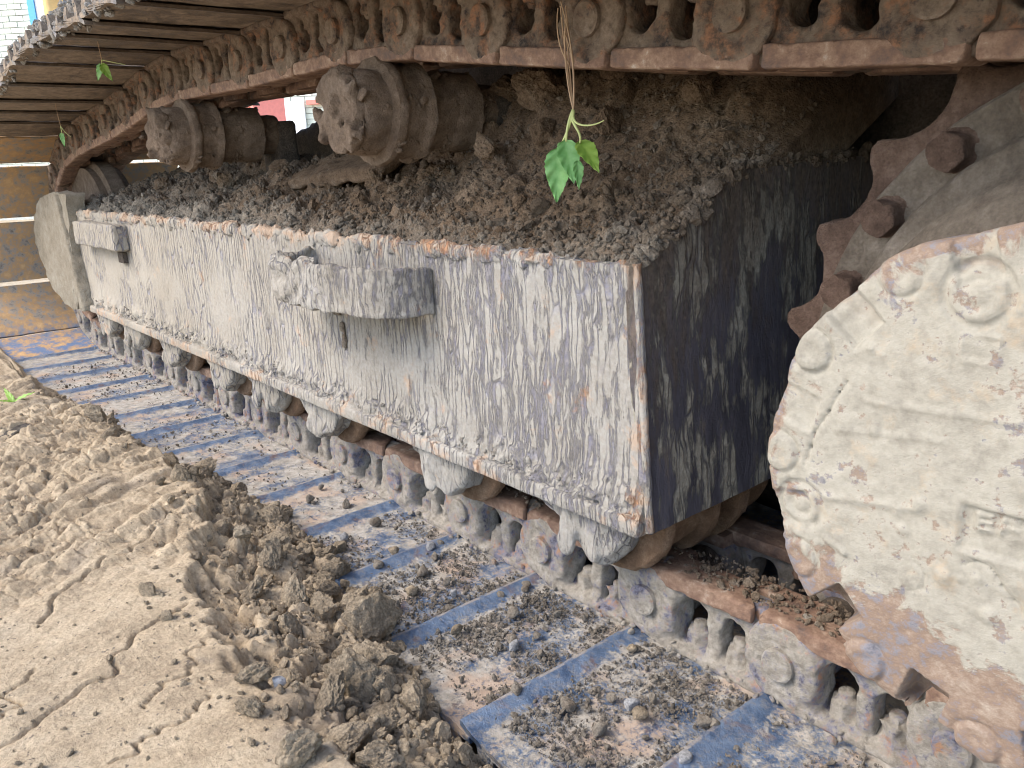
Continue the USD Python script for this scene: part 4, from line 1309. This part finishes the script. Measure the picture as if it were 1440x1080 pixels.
# ------------------------------------------------------------------ grit and pebbles on the lower shoes
n = 12500
pts, sz = [], []
dens = []
while len(pts) < n:
    x = rng.uniform(-2.9, -0.28); y = rng.uniform(0.47, 0.705)
    near = sstep(-1.25, -0.75, np.array(x))
    dn = (0.07 + 0.93 * near) * sstep(0.30, 0.60, fbm(np.array([x * 16, y * 16, 0.3]), 3, 5))
    if rng.random() > dn:
        continue
    ph = ((x + 0.42) % PITCH)
    # the bare lip of every shoe stays almost clean
    if (ph > PITCH - 0.024 or ph < 0.012) and rng.random() < 0.85:
        continue
    s = rng.gamma(1.1, 0.0017) + 0.001
    pts.append((x, y, 0.002 + s * 0.22)); sz.append(min(s, 0.016))
obj('grit', scatter(pts, sz, small, rng), 'grit_earth', label='brown soil grit sprinkled over the lower track shoes', cat='grit', kind='stuff')
peb_var = [lump(s + 300, 2, 0.5, 8) for s in range(8)]
pebs = sorted([(rng.uniform(-1.5, -0.36), rng.uniform(0.49, 0.69), rng.uniform(0.012, 0.022)) for _ in range(40)], key=lambda t: -t[0])
ng = ne = -1
for k, (x, y, s) in enumerate(pebs):
    v, f = peb_var[k % 8]
    R = rand_rot(rng)
    grey = k % 6 == 0
    if grey: ng += 1
    else: ne += 1
    obj('pebble', (v * s, f), 'grey_stone' if grey else ('clay_clod' if k % 3 == 0 else 'soil_crumb'), smooth=35, mat=np.block([[R, np.array([[x], [y], [0.003 + s * 0.28]])], [np.zeros((1, 3)), 1]]),
        label=(f'grey stone chip on the lower shoes, {WORDS[ng]} of the grey chips' if grey else f'{"pale tan" if k % 3 == 0 else "brown"} earth lump on the lower shoes, {WORDS[ne]} of these lumps'), cat='stone' if grey else 'earth lump', group='grey stones on the shoes' if grey else 'earth lumps on the shoes')

# ------------------------------------------------------------------ clods along the clay bank
big_var = [lump(s + 400, 4, 0.8, 12, 0.7, 0.2) for s in range(8)]
places = [(-0.83, 0.445, 0.075), (-0.80, 0.40, 0.05), (-1.02, 0.50, 0.05), (-1.08, 0.52, 0.04), (-0.99, 0.47, 0.045), (-0.72, 0.36, 0.06), (-0.69, 0.32, 0.05), (-0.66, 0.36, 0.045), (-0.90, 0.42, 0.045), (-0.94, 0.40, 0.05), (-0.87, 0.36, 0.04),
          (-1.13, 0.46, 0.055), (-1.22, 0.50, 0.06), (-1.3, 0.49, 0.045), (-1.40, 0.51, 0.05), (-1.52, 0.50, 0.055), (-1.60, 0.46, 0.05), (-1.72, 0.44, 0.05), (-0.63, 0.30, 0.05), (-0.61, 0.25, 0.045), (-0.77, 0.31, 0.045), (-1.05, 0.42, 0.05),
          (-1.18, 0.40, 0.045), (-1.46, 0.44, 0.05), (-1.66, 0.38, 0.05), (-1.85, 0.40, 0.05), (-1.98, 0.43, 0.055), (-0.98, 0.36, 0.04), (-0.75, 0.27, 0.04), (-0.70, 0.24, 0.035), (-1.34, 0.40, 0.04), (-1.27, 0.45, 0.045), (-0.58, 0.31, 0.05), (-0.86, 0.49, 0.03),
          (-0.745, 0.40, 0.055), (-0.775, 0.435, 0.04), (-0.705, 0.39, 0.045), (-0.88, 0.455, 0.05), (-0.955, 0.455, 0.045), (-0.665, 0.405, 0.05), (-0.70, 0.415, 0.025), (-0.935, 0.515, 0.03), (-1.10, 0.55, 0.035), (-1.28, 0.545, 0.035)]
places.sort(key=lambda t: -t[0])
for k, (x, y, s) in enumerate(places):
    v, f = big_var[k % 8]
    R = rand_rot(rng)
    z = float(max(ground_z(x, y)[0], 0.0)) + s * 0.22
    obj('clay_clod', (v * s, f), 'clay_clod', smooth=40, mat=np.block([[R, np.array([[x], [y], [z]])], [np.zeros((1, 3)), 1]]), label=f'{"large" if s > 0.048 else "small"} broken tan clay clod along the bank edge, {WORDS[k]} of these clods', cat='clod', group='clay clods on the bank')
v, f = big_var[3]
obj('dark_clod', (v * 0.075, f), 'dark_lump', smooth=40, mat=trans(-1.86, 0.25, 0.085), label='large dark lump on the clay bank, below the small green sprout', cat='clod')
v, f = peb_var[2]
obj('white_pebble', (v * 0.017, f), 'white_stone', smooth=40, mat=trans(-0.735, 0.285, float(ground_z(-0.735, 0.285)[0]) + 0.008), label='pale smooth pebble among the rough clay clods of the bank', cat='stone')
n = 5200
px = rng.uniform(-2.3, -0.45, n); u = np.abs(rng.normal(size=n))
py = edge_y(px) - 0.0 - u * np.interp(px, WX, WY) * 0.42
extra = rng.random(n) < 0.10
py = np.where(extra, rng.uniform(-0.02, 0.45, n), py)
szs = rng.gamma(1.8, 0.0034, n) + 0.003
szs = np.where(extra, szs * 0.6, szs)
ok = py < edge_y(px) + 0.01
px, py, szs = px[ok], py[ok], np.minimum(szs[ok], 0.03)
obj('clay_crumbs', scatter(np.stack([px, py, ground_z(px, py) + szs * 0.15], -1), szs, mid_l, rng), 'clay_clod', smooth=28, label='loose clay crumbs over the broken edge of the bank', cat='crumbs', kind='stuff')

# ------------------------------------------------------------------ hanging seedlings
def leaf_mesh(base, tip, width, normal, fold=0.25, curl=0.1, seed=0):
    base, tip = np.array(base, float), np.array(tip, float)
    ax = tip - base; L = np.linalg.norm(ax); ax /= L
    nrm = np.array(normal, float); nrm -= ax * (nrm @ ax); nrm /= np.linalg.norm(nrm)
    sd = np.cross(ax, nrm)
    t = np.linspace(0, 1, 22); s = np.linspace(-1, 1, 13)
    wd = width * (np.sin(np.pi * np.clip(t, 0, 1) ** 0.62) ** 0.85) * (1 - 0.25 * t)
    wd *= 1 + 0.05 * np.sin(t * 60)
    T, Sg = np.meshgrid(t, s, indexing='ij')
    P = base + T[..., None] * L * ax + (Sg * wd[:, None] / 2)[..., None] * sd
    up = fold * np.abs(Sg) * wd[:, None] / 2 - curl * L * (T - 0.3) ** 2 + 0.02 * L * np.sin(T * 26 - np.abs(Sg) * 5) * np.abs(Sg)
    P = P + up[..., None] * nrm
    return slab_sheet(P, nrm * 0.0004)


TOCAM = np.array([0.72, -0.69, 0.1])


def seedling(label, root_top, knot, stems, leaves, tendril, scale):
    sdl = empty('hanging_seedling', label=label, cat='seedling')
    SP = str(sdl.GetPath())
    rr = np.random.default_rng(int(scale * 1000))
    for k in range(7 if scale > 0.9 else 1):
        a = np.array(root_top) + rr.normal(size=3) * [0.007, 0.002, 0.012] * scale
        b = np.array(knot)
        mid = a + (b - a) * (0.5 if k < 5 else 0.3) + rr.normal(size=3) * [0.004, 0.002, 0.003] * scale
        end = b if k < 5 else a + (b - a) * 0.55 + [rr.normal() * 0.01, 0, 0]
        obj('root', tube(spline([a, mid, end], 14), np.linspace(0.0007, 0.0011, 14) * scale, 5), 'root', SP, smooth=True)
    for s in stems:
        obj('stem', tube(spline(s, 18), np.linspace(0.0019, 0.0013, 18) * scale, 7), 'stem', SP, smooth=True)
    if tendril is not None:
        obj('tendril', tube(spline(tendril, 16), np.linspace(0.0016, 0.0006, 16) * scale, 6), 'stem', SP, smooth=True)
    for (b, t, w, nm, look) in leaves:
        obj('leaf', leaf_mesh(b, t, w, nm), look, SP, smooth=True)


yS = 0.688
seedling('wilted green seedling hanging by its roots from the overhead chain before the soil heap', (-0.716, yS + 0.004, 0.735), (-0.698, yS, 0.640),
         [[(-0.698, yS, 0.640), (-0.700, yS - 0.004, 0.625), (-0.716, yS - 0.006, 0.598)], [(-0.698, yS, 0.640), (-0.693, yS - 0.004, 0.625), (-0.684, yS - 0.004, 0.612), (-0.686, yS - 0.002, 0.604)], [(-0.698, yS, 0.640), (-0.701, yS - 0.006, 0.622), (-0.702, yS - 0.008, 0.606)]],
         [((-0.717, yS - 0.006, 0.600), (-0.724, yS - 0.004, 0.537), 0.033, TOCAM, 'leaf_green'), ((-0.703, yS - 0.009, 0.608), (-0.690, yS - 0.008, 0.560), 0.028, TOCAM + [0.3, 0, 0.3], 'leaf_green'),
          ((-0.688, yS - 0.001, 0.606), (-0.660, yS + 0.002, 0.572), 0.026, TOCAM + [0.2, 0.3, 0.3], 'leaf_yellow'), ((-0.690, yS - 0.003, 0.585), (-0.687, yS - 0.003, 0.553), 0.014, TOCAM + [0.5, 0.2, 0], 'leaf_green'),
          ((-0.716, yS - 0.003, 0.603), (-0.728, yS + 0.002, 0.603), 0.005, TOCAM, 'leaf_green')],
         [(-0.697, yS, 0.638), (-0.690, yS - 0.006, 0.628), (-0.672, yS - 0.008, 0.622), (-0.645, yS - 0.006, 0.626)], 1.0)
seedling('tiny two-leaved seedling dangling below the overhead shoes, upper of the two small ones', (-1.86, 0.52, 0.855), (-2.02, 0.57, 0.826),
         [[(-2.02, 0.57, 0.826), (-2.022, 0.569, 0.815)]],
         [((-2.022, 0.569, 0.818), (-2.06, 0.565, 0.786), 0.018, TOCAM, 'leaf_green'), ((-2.022, 0.569, 0.818), (-1.985, 0.575, 0.780), 0.020, TOCAM + [0, 0, 0.4], 'leaf_yellow')],
         [(-2.02, 0.57, 0.826), (-1.99, 0.575, 0.82), (-1.93, 0.59, 0.808)], 0.8)
seedling('tiny one-leaved seedling dangling near the turn of the track, lower of the two small ones', (-2.62, 0.60, 0.778), (-2.66, 0.615, 0.722),
         [[(-2.66, 0.615, 0.722), (-2.665, 0.616, 0.70)]], [((-2.665, 0.616, 0.705), (-2.67, 0.618, 0.665), 0.016, TOCAM, 'leaf_green')], [(-2.66, 0.615, 0.722), (-2.63, 0.62, 0.70), (-2.61, 0.625, 0.69)], 0.8)
spz = float(ground_z(-2.15, 0.30)[0])
sp = empty('green_sprout', label='small bright green sprout growing on the clay bank at the left', cat='sprout')
for (t, w) in (((-2.10, 0.335, spz + 0.032), 0.016), ((-2.19, 0.29, spz + 0.035), 0.014), ((-2.14, 0.265, spz + 0.018), 0.012)):
    obj('leaf', leaf_mesh((-2.15, 0.30, spz + 0.004), t, w, (0.3, -0.4, 0.9)), 'leaf_yellow', str(sp.GetPath()), smooth=True)

# ------------------------------------------------------------------ the pale brick building behind
u_ = np.array([2.8, 2.9, 0.0]); u_ /= np.linalg.norm(u_)
nrm_ = np.array([u_[1], -u_[0], 0.0])            # towards the camera
O = np.array([-14.4, 3.0, 0.0])
bld = empty('brick_building', label='pale brick building with blue and white door frames, far behind the track', cat='building')
BP = str(bld.GetPath())


def wall_box(s0, s1, z0, z1, d0, d1):
    b = trimesh.creation.box((s1 - s0, d1 - d0, z1 - z0))
    M = np.eye(4); M[:3, 0], M[:3, 1], M[:3, 2] = u_, nrm_, (0, 0, 1)
    M[:3, 3] = O + u_ * (s0 + s1) / 2 + nrm_ * (d0 + d1) / 2 + np.array([0, 0, (z0 + z1) / 2])
    b.apply_transform(M)
    return b


obj('wall', wall_box(-4.0, 10.0, -0.1, 5.0, -0.4, 0.0), 'mortar', BP)
BL, BH, JT = 0.20, 0.068, 0.011
loose, single = [], 0
for r in range(46):
    z0 = 0.3 + r * (BH + JT)
    for c in range(-6, 40):
        s0 = c * (BL + JT) + (r % 2) * 0.1
        if 0.22 < s0 + BL / 2 < 1.15:
            continue
        b = wall_box(s0, s0 + BL, z0, z0 + BH, -0.02, 0.012 + 0.003 * ((r * 7 + c * 13) % 3))
        vis = (-0.7 < s0 < 0.25 and 2.2 < z0 < 3.4) or (3.2 < s0 < 4.6 and 1.2 < z0 < 1.9)
        if vis and single < 290:
            obj('brick', b, 'brick_pale' if (r * 5 + c * 3) % 4 else 'brick_grey', BP)
            single += 1
        else:
            loose.append(b)
obj('bricks', trimesh.util.concatenate(loose), 'brick_pale', BP, kind='stuff')
obj('door_post', wall_box(0.22, 0.32, 0.0, 4.2, 0.0, 0.06), 'blue_paint', BP, label='blue painted post beside the white door')
obj('door', wall_box(0.325, 1.15, 0.0, 4.2, 0.0, 0.04), 'white_paint', BP)
obj('window_panel', wall_box(3.1, 4.1, 0.6, 1.50, 0.03, 0.07), 'white_paint', BP)
obj('window_sill', wall_box(4.14, 4.5, 1.44, 1.50, 0.03, 0.09), 'pink_paint', BP)
# drape
sg, zg = np.linspace(0.62, 1.75, 40), np.linspace(2.55, 4.4, 30)
A, B = np.meshgrid(sg, zg, indexing='ij')
dp = 0.35 + 0.05 * np.sin(A * 22 + B * 1.5) + 0.05 * fbm(np.stack([A * 4, B * 2, A * 0], -1), 3, 2)
Pd = O + A[..., None] * u_ + dp[..., None] * nrm_ + B[..., None] * np.array([0, 0, 1.0])
obj('tan_drape', slab_sheet(Pd, nrm_ * -0.01), 'tan_cloth', smooth=True, label='tan cloth drape hanging before the white door of the brick building', cat='drape')
rc = empty('red_crate', mat=trans(-9.0, 4.10, 0.0), label='pinkish red box seen through the gap beside the far carrier roller', cat='box')
for k, (sz3, tr) in enumerate((((0.42, 0.36, 1.36), (0, 0, 0.66)),)):
    b = trimesh.creation.box(sz3); b.apply_translation(tr)
    obj('body', b, 'pink_paint', str(rc.GetPath()))
b = trimesh.creation.box((0.47, 0.41, 0.07)); b.apply_translation((0, 0, 1.376))
obj('lid', b, 'pink_paint', str(rc.GetPath()))
